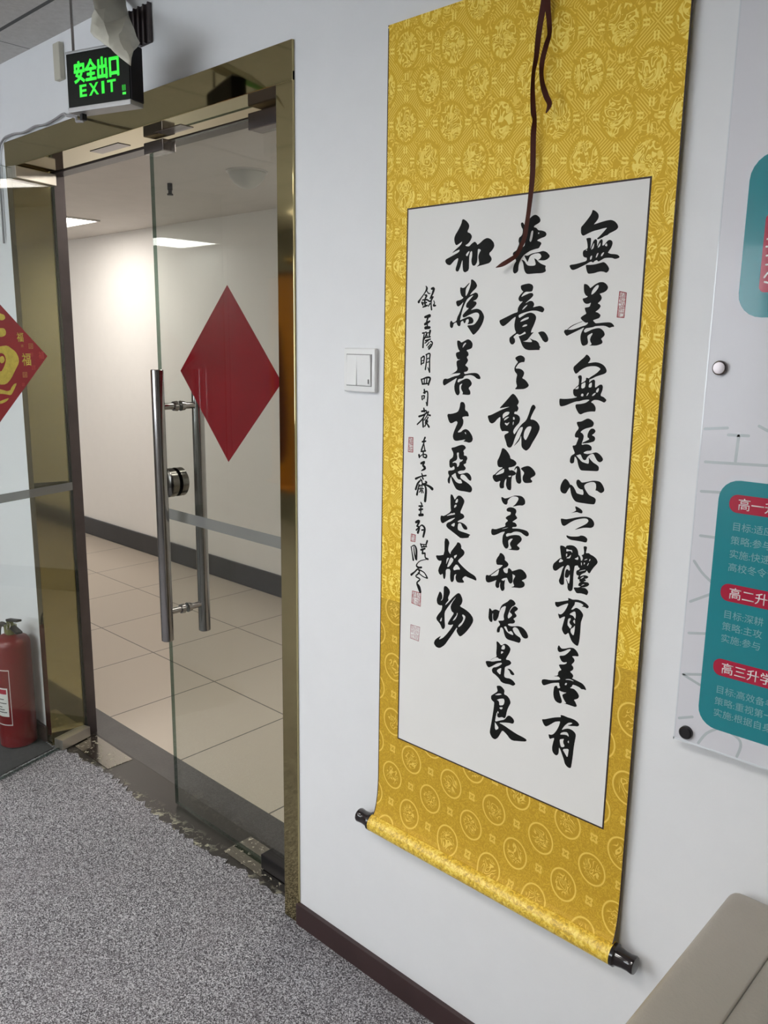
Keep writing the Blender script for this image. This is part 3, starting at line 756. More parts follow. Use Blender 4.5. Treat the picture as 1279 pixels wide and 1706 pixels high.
BRUSH_CHARS = [
"P-7024,16999 -6986,16986 -6942,16955 -6913,16920 -6907,16879 -6923,16839 -6962,16797 -6990,16772 -6919,16786 -6836,16803 -6753,16816 -6681,16817 -6622,16791 -6584,16756 -6558,16714 -6560,16687 -6582,16662 -6636,16639 -6697,16617 -6736,16590 -6778,16582 -6828,16558 -6901,16536 -6913,16555 -6872,16584 -6838,16614 -6803,16648 -6774,16677 -6745,16706 -6818,16699 -6890,16686 -6975,16675 -7058,16651 -7121,16626 -7169,16611 -7204,16646 -7213,16688 -7212,16753 -7176,16783 -7115,16847 -7056,16915 -7032,16958|P-7107,16569 -7053,16575 -7020,16568 -7019,16517 -7020,16443 -7024,16397 -7001,16451 -6974,16523 -6939,16550 -6911,16528 -6907,16481 -6903,16426 -6885,16471 -6862,16520 -6832,16540 -6810,16520 -6810,16475 -6814,16438 -6788,16437 -6749,16480 -6720,16510 -6684,16519 -6641,16495 -6634,16449 -6654,16396 -6697,16339 -6706,16322 -6652,16300 -6579,16294 -6527,16279 -6495,16245 -6518,16229 -6574,16218 -6627,16239 -6700,16245 -6763,16243 -6804,16222 -6865,16193 -6889,16222 -6930,16211 -6955,16184 -6994,16205 -7047,16184 -7078,16167 -7153,16138 -7249,16101 -7315,16085 -7355,16101 -7387,16155 -7371,16173 -7277,16178 -7179,16196 -7071,16218 -7075,16270 -7108,16272 -7142,16292 -7154,16340 -7148,16382 -7084,16405 -7069,16418 -7080,16493 -7100,16550|H-7008,16388 -6997,16391 -6964,16407 -6955,16476 -6961,16490 -6990,16441|H-6891,16407 -6866,16419 -6846,16441 -6846,16486 -6859,16478 -6888,16430|H-6772,16436 -6734,16419 -6723,16432 -6733,16469 -6753,16462|H-7104,16379 -7077,16377 -7078,16396 -7094,16395|H-7018,16229 -6986,16241 -6979,16292 -6990,16297 -7016,16280|H-6914,16256 -6892,16269 -6869,16323 -6881,16332 -6901,16315 -6914,16274|H-6826,16274 -6802,16277 -6769,16326 -6781,16337 -6811,16319 -6825,16292|P-7083,16158 -7012,16153 -6926,16155 -6832,16173 -6769,16186 -6725,16158 -6685,16114 -6665,16077 -6675,16040 -6709,16014 -6758,16035 -6812,16042 -6864,16035 -6917,16021 -6981,16015 -7035,16015 -7060,16054 -7081,16121",
"P-7098,15861 -7045,15852 -6999,15817 -6981,15788 -6955,15802 -6893,15846 -6821,15876 -6757,15876 -6708,15853 -6670,15810 -6663,15778 -6684,15741 -6729,15715 -6786,15700 -6807,15694 -6779,15669 -6760,15631 -6773,15594 -6809,15562 -6829,15544 -6790,15529 -6770,15500 -6791,15463 -6831,15431 -6862,15412 -6818,15402 -6773,15373 -6763,15350 -6785,15312 -6843,15296 -6896,15280 -6867,15251 -6844,15232 -6774,15236 -6700,15243 -6594,15246 -6551,15230 -6517,15197 -6510,15174 -6546,15174 -6587,15158 -6609,15165 -6653,15184 -6707,15193 -6803,15189 -6851,15184 -6888,15170 -6964,15159 -7018,15151 -7044,15123 -7048,15103 -7024,15081 -6971,15103 -6897,15137 -6822,15153 -6768,15156 -6724,15136 -6684,15099 -6665,15056 -6678,15027 -6719,14994 -6729,14984 -6705,14956 -6696,14928 -6717,14903 -6791,14879 -6845,14875 -6944,14877 -6901,14887 -6891,14907 -6915,14935 -6926,14974 -6915,15017 -6886,15060 -6892,15079 -6914,15070 -6966,15041 -6981,15017 -6967,14969 -6958,14925 -6972,14891 -7042,14866 -7078,14895 -7099,14958 -7106,15016 -7096,15074 -7071,15123 -7041,15171 -7117,15137 -7214,15094 -7313,15050 -7363,15027 -7393,15054 -7422,15094 -7409,15128 -7364,15133 -7273,15128 -7185,15152 -7087,15185 -7021,15200 -6985,15228 -6981,15247 -7024,15238 -7087,15277 -7129,15321 -7077,15358 -7018,15386 -7043,15430 -7061,15482 -6998,15488 -6966,15500 -6957,15533 -6949,15561 -6991,15543 -7045,15542 -7086,15574 -7112,15627 -7052,15637 -7010,15657 -7055,15677 -7086,15726 -7096,15792|H-6957,15684 -6945,15740 -6916,15786 -6871,15827 -6839,15835 -6825,15816 -6840,15779 -6875,15733 -6925,15692|P-7364,15138 -7278,15201 -7157,15244 -7087,15267 -7081,15260 -7157,15236 -7266,15191 -7355,15131",
"P-6972,14734 -6932,14714 -6896,14671 -6899,14642 -6925,14607 -6940,14590 -6858,14604 -6794,14612 -6728,14602 -6661,14575 -6615,14533 -6590,14486 -6593,14452 -6629,14427 -6713,14400 -6777,14378 -6840,14347 -6888,14325 -6906,14344 -6864,14375 -6811,14406 -6759,14442 -6719,14482 -6699,14506 -6744,14534 -6800,14547 -6876,14545 -6952,14531 -7006,14507 -7071,14471 -7113,14430 -7151,14409 -7181,14443 -7201,14487 -7198,14526 -7145,14572 -7071,14638 -7008,14688|P-7103,14376 -7076,14392 -7042,14388 -7031,14354 -7035,14285 -7039,14260 -6953,14308 -6957,14357 -6906,14349 -6888,14330 -6895,14271 -6854,14312 -6817,14333 -6785,14314 -6784,14256 -6780,14198 -6753,14209 -6702,14250 -6659,14256 -6638,14223 -6642,14165 -6669,14095 -6667,14071 -6612,14055 -6560,14014 -6564,13994 -6594,13963 -6639,13980 -6706,14001 -6771,14000 -6803,13988 -6840,13959 -6789,13937 -6759,13904 -6742,13866 -6746,13808 -6802,13808 -6878,13798 -6955,13773 -7009,13744 -7050,13757 -7093,13814 -7119,13863 -7120,13908 -7032,13918 -6944,13938 -6891,13971 -6864,13992 -6893,14000 -6981,13986 -7058,13961 -7125,13953 -7214,13917 -7304,13877 -7384,13855 -7420,13865 -7435,13925 -7433,13988 -7381,13984 -7288,13989 -7186,14004 -7108,14024 -7103,14036 -7142,14037 -7173,14070 -7182,14120 -7179,14155 -7151,14166 -7120,14202 -7093,14221 -7083,14243 -7083,14323 -7102,14352|H-7151,14156 -7083,14164 -7081,14214 -7119,14187|H-7033,14171 -6962,14189 -6957,14288 -7011,14256 -7035,14245|H-6901,14197 -6841,14200 -6841,14283 -6868,14272 -6894,14251|H-7030,14048 -6985,14045 -6982,14085 -7011,14093 -7030,14072|H-6930,14053 -6903,14069 -6884,14109 -6901,14113 -6921,14083|H-6830,14058 -6787,14070 -6752,14116 -6779,14114 -6811,14093|H-6758,14125 -6725,14122 -6706,14162 -6709,14201 -6730,14190 -6755,14160",
"P-7080,13617 -6990,13629 -6936,13660 -6876,13691 -6814,13674 -6767,13638 -6756,13604 -6778,13557 -6838,13538 -6903,13518 -6958,13488 -7000,13449 -6959,13433 -6928,13395 -6936,13334 -6954,13281 -6963,13235 -6885,13259 -6818,13254 -6771,13223 -6768,13178 -6783,13158 -6855,13147 -6909,13118 -6914,13103 -6851,13094 -6807,13103 -6763,13113 -6720,13132 -6676,13141 -6619,13117 -6573,13077 -6548,13039 -6557,13008 -6598,12979 -6638,12990 -6667,13017 -6704,13073 -6729,13111 -6773,13102 -6816,13072 -6852,13028 -6856,13002 -6883,12984 -6918,12996 -6943,13034 -6969,13082 -7030,13056 -7053,13053 -7004,13012 -6943,12957 -6886,12943 -6806,12931 -6804,12982 -6814,13047 -6778,13005 -6719,12961 -6661,12937 -6615,12906 -6613,12851 -6631,12829 -6720,12821 -6854,12812 -6944,12806 -6982,12851 -7009,12919 -7025,12979 -7056,13022 -7080,13030 -7080,12974 -7084,12922 -7129,12901 -7165,12923 -7164,12985 -7144,13039 -7078,13081 -7085,13106 -7118,13165 -7133,13212 -7070,13220 -7046,13288 -7022,13357 -7090,13351 -7101,13396 -7080,13448 -7027,13513 -7065,13565|P-6954,13273 -6889,13308 -6824,13343 -6831,13363 -6859,13371 -6863,13420 -6839,13483 -6803,13525 -6754,13529 -6715,13493 -6737,13451 -6785,13417 -6728,13397 -6714,13358 -6733,13316 -6820,13285 -6886,13272 -6947,13262",
"P-7236,12634 -7185,12611 -7153,12573 -7134,12539 -7099,12538 -7056,12502 -7023,12454 -6997,12407 -6939,12398 -6870,12393 -6868,12443 -6888,12487 -6922,12483 -6969,12502 -7000,12540 -7018,12584 -7012,12632 -6979,12648 -6950,12634 -6919,12602 -6862,12611 -6774,12640 -6697,12662 -6609,12665 -6563,12651 -6521,12605 -6489,12544 -6492,12503 -6539,12468 -6573,12477 -6619,12502 -6650,12497 -6639,12555 -6649,12615 -6684,12639 -6740,12634 -6817,12604 -6865,12562 -6856,12517 -6818,12465 -6769,12410 -6711,12392 -6660,12378 -6632,12352 -6633,12310 -6652,12262 -6724,12256 -6815,12254 -6929,12253 -7004,12258 -7060,12303 -7099,12371 -7122,12451 -7131,12497 -7163,12451 -7183,12407 -7211,12372 -7264,12370 -7307,12396 -7322,12447 -7314,12511 -7278,12589",
"P-7011,12184 -6946,12167 -6887,12140 -6862,12107 -6871,12074 -6917,12073 -6964,12084 -7009,12074 -7089,12049 -7033,12076 -6983,12110 -7002,12144|P-7276,11923 -7247,11927 -7175,11926 -7083,11953 -6980,11989 -6867,12019 -6776,12031 -6696,12018 -6648,11978 -6628,11930 -6641,11881 -6684,11850 -6763,11845 -6842,11827 -6921,11797 -7000,11765 -6922,11820 -6834,11871 -6768,11918 -6738,11964 -6763,11997 -6820,11998 -6910,11974 -7000,11939 -7079,11890 -7146,11837 -7197,11802 -7239,11811 -7266,11860|P-7145,11650 -7085,11639 -6981,11651 -6900,11670 -6867,11692 -6798,11693 -6745,11660 -6739,11629 -6751,11591 -6779,11582 -6860,11587 -6953,11584 -7058,11580 -7118,11601 -7143,11624",
"P-7261,11443 -7215,11451 -7179,11446 -7145,11426 -7133,11465 -7063,11486 -6993,11490 -6932,11459 -6899,11401 -6892,11343 -6866,11332 -6845,11293 -6836,11247 -6814,11257 -6800,11302 -6813,11331 -6832,11349 -6787,11373 -6785,11422 -6806,11508 -6763,11521 -6734,11510 -6742,11461 -6754,11395 -6699,11414 -6663,11391 -6605,11376 -6546,11340 -6517,11287 -6533,11247 -6580,11191 -6621,11125 -6656,11056 -6686,11069 -6711,11106 -6731,11060 -6798,11025 -6841,10973 -6818,10978 -6762,11009 -6705,11012 -6669,10993 -6701,10959 -6746,10944 -6716,10935 -6721,10912 -6765,10887 -6719,10893 -6673,10895 -6646,10869 -6669,10832 -6736,10796 -6804,10776 -6723,10788 -6675,10761 -6655,10722 -6680,10663 -6727,10674 -6797,10675 -6878,10657 -6916,10698 -6949,10751 -6850,10766 -6805,10798 -6840,10795 -6859,10808 -6844,10854 -6811,10877 -6846,10881 -6837,10915 -6874,10913 -6874,10945 -6853,10981 -6900,10983 -6914,11023 -6905,11062 -6860,11087 -6845,11112 -6875,11127 -6888,11157 -6946,11140 -6953,11101 -6961,11013 -6963,10905 -6957,10787 -6963,10698 -7002,10663 -7045,10675 -7066,10720 -7064,10786 -7106,10870 -7096,10872 -7040,10780 -7028,10870 -7032,10977 -7060,10906 -7095,10888 -7125,10899 -7131,10935 -7117,11036 -7082,11054 -7056,11027 -7036,11042 -7042,11084 -7057,11124 -7098,11121 -7130,11066 -7144,10998 -7144,10911 -7137,10803 -7135,10771 -7163,10745 -7212,10749 -7246,10808 -7220,10879 -7201,10954 -7188,11022 -7156,11094 -7191,11076 -7237,11040 -7294,10985 -7330,10970 -7367,10986 -7383,11038 -7368,11096 -7317,11150 -7248,11217 -7219,11228 -7212,11213 -7236,11306|H-7128,11359 -7103,11369 -7056,11383 -7030,11377 -7019,11357 -7008,11365 -7017,11406 -7069,11400 -7105,11406 -7131,11407|H-7134,11298 -7124,11327 -7106,11325 -7104,11293 -7125,11262|H-7124,11239 -7059,11248 -7040,11278 -7029,11323 -7046,11309 -7073,11272 -7107,11257|H-7267,11137 -7214,11153 -7174,11183 -7205,11204 -7230,11215 -7252,11184|H-6966,11260 -6906,11250 -6884,11265 -6894,11316 -6920,11285|H-6829,11169 -6810,11172 -6817,11224 -6832,11221|H-6777,11189 -6753,11215 -6760,11235 -6777,11227|H-6780,11263 -6713,11297 -6720,11307 -6758,11289|H-6717,11185 -6700,11189 -6680,11235 -6692,11238|H-6682,11266 -6661,11286 -6657,11313 -6674,11310|H-6869,11048 -6734,11102 -6740,11111 -6825,11078|H-6820,10924 -6754,10978 -6772,10982 -6816,10946|H-6800,10809 -6739,10846 -6745,10853 -6790,10828",
"P-7294,10411 -7245,10416 -7162,10446 -7080,10478 -7027,10497 -7042,10540 -6988,10535 -6951,10525 -6858,10548 -6776,10545 -6705,10529 -6645,10494 -6626,10466 -6658,10429 -6700,10449 -6775,10442 -6725,10476 -6785,10500 -6843,10503 -6902,10495 -6901,10451 -6931,10400 -6968,10337 -6928,10352 -6872,10401 -6800,10382 -6744,10335 -6723,10291 -6742,10226 -6761,10156 -6761,10068 -6761,9958 -6767,9824 -6780,9743 -6795,9711 -6850,9724 -6912,9764 -6953,9831 -6988,9911 -7016,9882 -7050,9853 -7088,9874 -7129,9942 -7110,10025 -7087,10131 -7073,10190 -7120,10168 -7183,10119 -7204,10159 -7220,10216 -7195,10200 -7147,10211 -7091,10280 -7048,10368 -7023,10445 -7087,10414 -7169,10367 -7227,10323 -7264,10329 -7288,10362|H-6992,10248 -6970,10276 -6885,10334 -6865,10262 -6870,10195 -6884,10197 -6920,10238 -6968,10243|H-7016,10160 -6964,10187 -6957,10165 -6989,10105 -6962,10068 -6929,10054 -6957,9984 -6995,10021 -7021,10047|H-6957,9980 -6894,10035 -6871,10079 -6870,9986 -6886,9873 -6947,9922|H-6916,10145 -6878,10184 -6869,10096 -6900,10116",
"P-7167,9635 -7138,9603 -7106,9580 -7034,9600 -6940,9645 -6869,9655 -6819,9628 -6781,9588 -6760,9543 -6776,9524 -6835,9517 -6894,9495 -6856,9472 -6832,9434 -6851,9389 -6895,9337 -6858,9314 -6846,9278 -6865,9239 -6916,9201 -6866,9176 -6840,9144 -6850,9107 -6867,9089 -6806,9081 -6733,9069 -6661,9057 -6605,9018 -6574,8965 -6583,8951 -6619,8957 -6665,8943 -6702,8965 -6763,8977 -6841,8980 -6856,8935 -6896,8895 -6818,8907 -6756,8875 -6710,8821 -6704,8784 -6729,8742 -6804,8701 -6772,8676 -6738,8619 -6737,8596 -6766,8576 -6820,8575 -6893,8575 -6942,8576 -7002,8562 -6943,8587 -6988,8630 -7022,8677 -7038,8724 -7002,8753 -6950,8792 -7004,8781 -7066,8779 -7110,8788 -7086,8715 -7058,8654 -7036,8604 -7040,8568 -7069,8546 -7125,8546 -7177,8570 -7207,8619 -7222,8695 -7216,8790 -7206,8834 -7158,8866 -7136,8815 -7082,8843 -7109,8881 -7113,8931 -7186,8909 -7259,8881 -7344,8832 -7417,8787 -7449,8789 -7478,8833 -7468,8888 -7412,8911 -7312,8923 -7213,8951 -7104,8992 -7100,9021 -7139,9044 -7243,9019 -7146,9060 -7149,9116 -7127,9157 -7080,9182 -7119,9222 -7147,9271 -7038,9300 -6992,9332 -6982,9363 -7041,9335 -7090,9344 -7124,9391 -7145,9437 -7049,9463 -6980,9527 -6914,9618 -6962,9611 -7055,9547 -7137,9503 -7175,9514 -7191,9566|H-7002,9022 -6900,9047 -6827,9041 -6834,9053 -6901,9064 -6961,9049|H-7001,8919 -6965,8930 -6953,8974 -6992,8962",
"P-7431,8120 -7365,8139 -7279,8186 -7181,8236 -7083,8275 -7034,8291 -7049,8333 -6975,8340 -6913,8332 -6828,8337 -6755,8333 -6693,8308 -6660,8270 -6688,8229 -6759,8213 -6830,8188 -6897,8180 -6844,8210 -6792,8257 -6835,8256 -6888,8230 -6951,8156 -6984,8098 -7006,8049 -6947,8093 -6875,8126 -6802,8126 -6739,8096 -6714,8052 -6724,7968 -6736,7870 -6744,7774 -6750,7631 -6760,7510 -6771,7390 -6813,7377 -6857,7390 -6903,7432 -6927,7506 -6977,7606 -7013,7676 -7040,7701 -7039,7595 -7049,7555 -7078,7523 -7123,7528 -7170,7570 -7181,7650 -7168,7738 -7143,7848 -7192,7824 -7229,7794 -7255,7814 -7272,7880 -7221,7880 -7172,7909 -7115,7994 -7071,8091 -7041,8207 -7090,8191 -7151,8164 -7222,8098 -7294,8032 -7338,8006 -7384,8031|H-7037,7950 -7015,7993 -6955,8032 -6894,8047 -6861,8012 -6855,7968 -6891,7990 -6952,7980|H-7037,7856 -6983,7885 -6947,7900 -6962,7848 -6953,7804 -6926,7778 -6936,7745 -6997,7717 -7019,7768|H-6876,7867 -6848,7906 -6844,7843|H-6970,7691 -6838,7746 -6844,7655 -6856,7562 -6916,7628",
"P-8235,16943 -8178,16991 -8121,17020 -8073,17017 -8012,16976 -7985,16926 -8001,16889 -8064,16861 -8104,16845 -8115,16822 -8061,16808 -8023,16766 -7952,16757 -7880,16731 -7854,16690 -7875,16654 -7967,16632 -8025,16612 -8036,16598 -7964,16573 -7945,16548 -7972,16506 -7993,16474 -8076,16464 -8170,16441 -8241,16406 -8288,16379 -8334,16333 -8357,16294 -8379,16246 -8388,16186 -8387,16126 -8420,16093 -8462,16080 -8495,16111 -8498,16172 -8477,16241 -8431,16298 -8496,16362 -8518,16413 -8501,16442 -8440,16468 -8418,16516 -8391,16573 -8411,16614 -8402,16673 -8355,16699 -8333,16736 -8330,16805 -8363,16846 -8379,16906 -8349,16923 -8317,16896 -8304,16871 -8269,16897|H-8374,16493 -8284,16527 -8275,16585 -8262,16672 -8280,16674 -8324,16589|H-8264,16702 -8246,16705 -8227,16792 -8239,16798|H-8192,16609 -8161,16582 -8134,16634 -8117,16749 -8130,16774 -8159,16762 -8179,16686|H-8025,16703 -7996,16711 -8003,16731 -8023,16732|P-8282,16379 -8214,16365 -8167,16382 -8120,16399 -8037,16408 -7978,16414 -7908,16427 -7837,16406 -7775,16349 -7773,16320 -7817,16284 -7875,16269 -7970,16278 -8005,16280 -7959,16301 -7932,16339 -7958,16379 -8001,16396 -8072,16391 -8142,16371 -8171,16343 -8187,16304 -8208,16256 -8229,16297 -8261,16338|P-8333,16303 -8296,16301 -8257,16269 -8231,16228 -8181,16198 -8060,16194 -8038,16218 -8059,16278 -8079,16318 -8030,16296 -7992,16254 -7918,16211 -7834,16183 -7850,16150 -7829,16095 -7863,16077 -7910,16065 -8052,16066 -8197,16060 -8241,16090 -8268,16141 -8285,16221 -8306,16272",
"P-8321,15879 -8248,15897 -8152,15908 -8090,15886 -8063,15845 -8083,15771 -8144,15768 -8217,15771 -8264,15742 -8293,15703 -8304,15683 -8214,15720 -8130,15748 -8076,15746 -8053,15711 -8089,15667 -8159,15619 -8218,15575 -8182,15589 -8123,15618 -8068,15612 -8029,15566 -8039,15526 -8056,15506 -7984,15520 -7913,15531 -7852,15507 -7820,15467 -7852,15415 -7919,15434 -7980,15450 -8077,15452 -8173,15433 -8270,15409 -8343,15380 -8328,15329 -8267,15358 -8172,15408 -8087,15422 -8013,15395 -7976,15345 -7988,15285 -8025,15195 -8058,15134 -8073,15078 -8007,15094 -8053,15053 -8088,15012 -8134,14961 -8182,14940 -8231,14935 -8144,14925 -8058,14921 -8034,14931 -8060,14962 -8099,14992 -8024,14962 -7950,14947 -7899,14907 -7885,14862 -7859,14837 -7882,14821 -7874,14791 -7965,14790 -8099,14783 -8174,14802 -8226,14848 -8261,14909 -8282,14960 -8323,15022 -8286,15027 -8201,15058 -8171,15068 -8191,15104 -8251,15063 -8306,15042 -8351,15068 -8435,15006 -8396,14980 -8386,14918 -8428,14877 -8473,14881 -8507,14928 -8511,14990 -8480,15016 -8425,15052 -8370,15083 -8405,15135 -8419,15207 -8412,15278 -8392,15360 -8465,15320 -8538,15259 -8624,15202 -8668,15192 -8722,15234 -8742,15292 -8694,15312 -8568,15362 -8445,15412 -8358,15431 -8362,15492 -8328,15552 -8257,15616 -8318,15607 -8357,15639 -8354,15684 -8313,15733 -8260,15777 -8292,15793 -8319,15834|H-8279,15460 -8225,15489 -8161,15549 -8186,15549 -8239,15515|H-8305,15262 -8214,15287 -8130,15316 -8125,15347 -8204,15332 -8276,15298|H-8257,15175 -8159,15195 -8149,15220 -8198,15221 -8240,15201|P-7928,15084 -7863,15106 -7803,15099 -7753,15054 -7713,14984 -7722,14939 -7768,14918 -7818,14943 -7870,15013 -7909,15063",
"P-8372,14650 -8317,14682 -8255,14696 -8192,14674 -8165,14639 -8174,14577 -8223,14578 -8285,14558 -8332,14505 -8355,14463 -8267,14465 -8203,14441 -8163,14396 -8185,14333 -8208,14301 -8144,14277 -8092,14232 -8058,14182 -8081,14149 -8147,14115 -8247,14105 -8355,14100 -8300,14155 -8329,14223 -8327,14296 -8309,14360 -8365,14410 -8378,14462 -8364,14504 -8323,14557 -8305,14579 -8351,14614",
"P-8395,14025 -8343,14007 -8283,13946 -8247,13885 -8270,13836 -8289,13824 -8255,13784 -8255,13752 -8282,13708 -8327,13710 -8344,13667 -8273,13661 -8221,13627 -8207,13575 -8227,13510 -8275,13463 -8323,13406 -8346,13350 -8317,13299 -8281,13345 -8234,13413 -8175,13492 -8079,13568 -8035,13671 -7993,13810 -7959,13854 -7921,13846 -7894,13806 -7928,13752 -7972,13665 -7999,13590 -7931,13594 -7855,13563 -7803,13499 -7793,13447 -7819,13372 -7875,13272 -7932,13183 -7976,13093 -8048,13028 -8113,13059 -8153,13098 -8160,13216 -8171,13300 -8197,13212 -8257,13143 -8319,13088 -8271,13152 -8211,13233 -8178,13321 -8150,13388 -8141,13452 -8197,13437 -8244,13369 -8278,13291 -8312,13202 -8334,13125 -8369,13067 -8414,13052 -8461,13075 -8492,13165 -8528,13238 -8524,13282 -8435,13327 -8449,13347 -8540,13346 -8579,13332 -8621,13383 -8638,13457 -8629,13534 -8632,13599 -8696,13551 -8759,13481 -8818,13457 -8873,13484 -8919,13596 -8845,13612 -8741,13662 -8625,13718 -8510,13763 -8434,13789 -8562,13765 -8666,13743 -8591,13817 -8492,13919|H-8578,13559 -8528,13606 -8452,13649 -8435,13698 -8519,13693 -8588,13640|H-8556,13528 -8474,13577 -8437,13612 -8501,13597 -8545,13562|H-8534,13476 -8480,13442 -8437,13494 -8432,13516 -8482,13485 -8522,13499|H-8357,13559 -8319,13567 -8328,13609 -8360,13612|H-8358,13462 -8340,13480 -8336,13534 -8361,13516|H-8118,13262 -8071,13213 -8025,13291 -7959,13445 -7974,13476 -8047,13459 -8094,13403 -8116,13337",
"P-8564,13039 -8497,13023 -8429,12964 -8384,12903 -8378,12860 -8306,12846 -8252,12814 -8237,12777 -8274,12735 -8350,12705 -8414,12692 -8386,12640 -8334,12657 -8268,12637 -8234,12603 -8277,12565 -8322,12554 -8335,12470 -8328,12295 -8366,12278 -8413,12295 -8450,12368 -8441,12446 -8443,12490 -8480,12442 -8490,12374 -8486,12307 -8539,12290 -8579,12301 -8593,12361 -8566,12437 -8651,12393 -8705,12408 -8749,12465 -8745,12516 -8705,12532 -8622,12614 -8519,12686 -8625,12674 -8654,12721 -8660,12787 -8621,12857 -8586,12949|H-8691,12517 -8592,12550 -8501,12589 -8499,12672 -8595,12611 -8659,12554|H-8413,12533 -8366,12522 -8329,12554 -8381,12547|P-8288,12646 -8260,12720 -8216,12747 -8177,12729 -8149,12678 -8136,12571 -8117,12453 -8160,12421 -8219,12441 -8249,12525 -8241,12602 -8221,12659 -8234,12712 -8264,12671|P-8150,12705 -8082,12745 -7989,12772 -7919,12747 -7853,12690 -7828,12645 -7848,12605 -7920,12564 -7932,12541 -7892,12513 -7897,12480 -7990,12458 -8053,12456 -8094,12500 -8097,12564 -8063,12634 -8104,12672",
"P-8536,12134 -8504,12133 -8463,12116 -8398,12133 -8321,12169 -8245,12201 -8154,12210 -8090,12206 -8037,12169 -8015,12117 -8021,12072 -8068,12038 -8145,12033 -8234,12003 -8285,11990 -8217,12045 -8163,12130 -8165,12173 -8218,12186 -8282,12180 -8346,12143 -8395,12086 -8393,12042 -8411,12006 -8457,12005 -8499,12033 -8528,12079|P-8401,11940 -8350,11970 -8271,11976 -8205,11952 -8192,11904 -8219,11850 -8192,11826 -8164,11791 -8220,11749 -8277,11707 -8204,11701 -8170,11662 -8181,11627 -8265,11613 -8270,11584 -8186,11598 -8108,11605 -8005,11600 -7940,11588 -7906,11550 -7910,11510 -7953,11486 -8012,11509 -8079,11543 -8157,11547 -8234,11528 -8285,11492 -8363,11479 -8402,11449 -8386,11407 -8296,11450 -8192,11479 -8101,11483 -8047,11431 -8063,11378 -8131,11310 -8149,11284 -8095,11260 -8087,11233 -8112,11200 -8215,11184 -8347,11175 -8269,11200 -8264,11224 -8299,11269 -8301,11308 -8265,11365 -8240,11398 -8292,11389 -8343,11346 -8341,11307 -8327,11241 -8349,11197 -8388,11182 -8436,11216 -8471,11284 -8472,11375 -8461,11434 -8418,11503 -8497,11479 -8589,11424 -8668,11387 -8717,11396 -8733,11446 -8722,11510 -8634,11508 -8528,11554 -8416,11600 -8426,11655 -8401,11682 -8363,11716 -8431,11756 -8381,11803 -8316,11835 -8312,11886 -8385,11881 -8412,11905|H-8513,11530 -8408,11562 -8343,11592 -8408,11573",
"P-8510,11080 -8477,11083 -8421,11053 -8394,11001 -8403,10964 -8335,10932 -8308,10891 -8343,10838 -8435,10791 -8397,10723 -8323,10721 -8322,10819 -8289,10832 -8241,10801 -8233,10780 -8156,10818 -8066,10859 -8001,10855 -7934,10806 -7905,10755 -7921,10706 -7978,10672 -8016,10647 -7963,10635 -7937,10589 -7957,10539 -8033,10500 -8125,10492 -8243,10472 -8159,10513 -8195,10569 -8198,10615 -8174,10665 -8150,10710 -8204,10728 -8218,10737 -8206,10647 -8203,10579 -8247,10537 -8288,10555 -8325,10623 -8333,10638 -8412,10610 -8464,10571 -8409,10559 -8371,10596 -8386,10494 -8374,10403 -8412,10360 -8454,10369 -8484,10438 -8476,10533 -8500,10481 -8497,10412 -8550,10389 -8587,10428 -8583,10499 -8558,10551 -8652,10496 -8747,10455 -8797,10466 -8817,10521 -8810,10593 -8768,10602 -8733,10597 -8594,10719 -8489,10798 -8432,10861 -8492,10853 -8573,10839 -8597,10916 -8566,10980 -8528,11033|H-8726,10587 -8549,10635 -8525,10698 -8515,10769 -8593,10696",
"P-8703,9970 -8660,9951 -8638,9920 -8571,9972 -8502,9970 -8467,9955 -8450,10035 -8412,10097 -8347,10147 -8295,10183 -8238,10248 -8164,10236 -8115,10189 -8133,10150 -8197,10106 -8234,10039 -8263,9962 -8280,9899 -8264,9856 -8213,9903 -8175,9948 -8217,9984 -8244,9990 -8220,10042 -8171,10112 -8125,10137 -8058,10109 -8075,10065 -8139,10015 -8083,9970 -8088,9934 -8158,9882 -8103,9848 -8133,9794 -8246,9766 -8272,9736 -8203,9724 -8111,9747 -8033,9772 -7940,9766 -7858,9711 -7808,9631 -7825,9586 -7876,9565 -7929,9577 -7986,9644 -8043,9723 -8110,9735 -8161,9693 -8131,9630 -8075,9586 -7961,9551 -7981,9448 -8095,9451 -8256,9450 -8306,9479 -8343,9552 -8361,9619 -8390,9653 -8430,9643 -8441,9587 -8446,9544 -8500,9526 -8509,9569 -8492,9634 -8433,9696 -8477,9745 -8485,9766 -8349,9800 -8374,9888 -8340,10002 -8324,10100 -8423,10042 -8466,9949 -8488,9825 -8539,9741 -8594,9740 -8611,9795 -8608,9885 -8628,9863 -8613,9705 -8669,9697 -8714,9758 -8711,9855|H-8357,9674 -8304,9704 -8266,9631 -8244,9601 -8185,9640 -8143,9603 -8134,9564 -8222,9571 -8292,9601 -8328,9651",
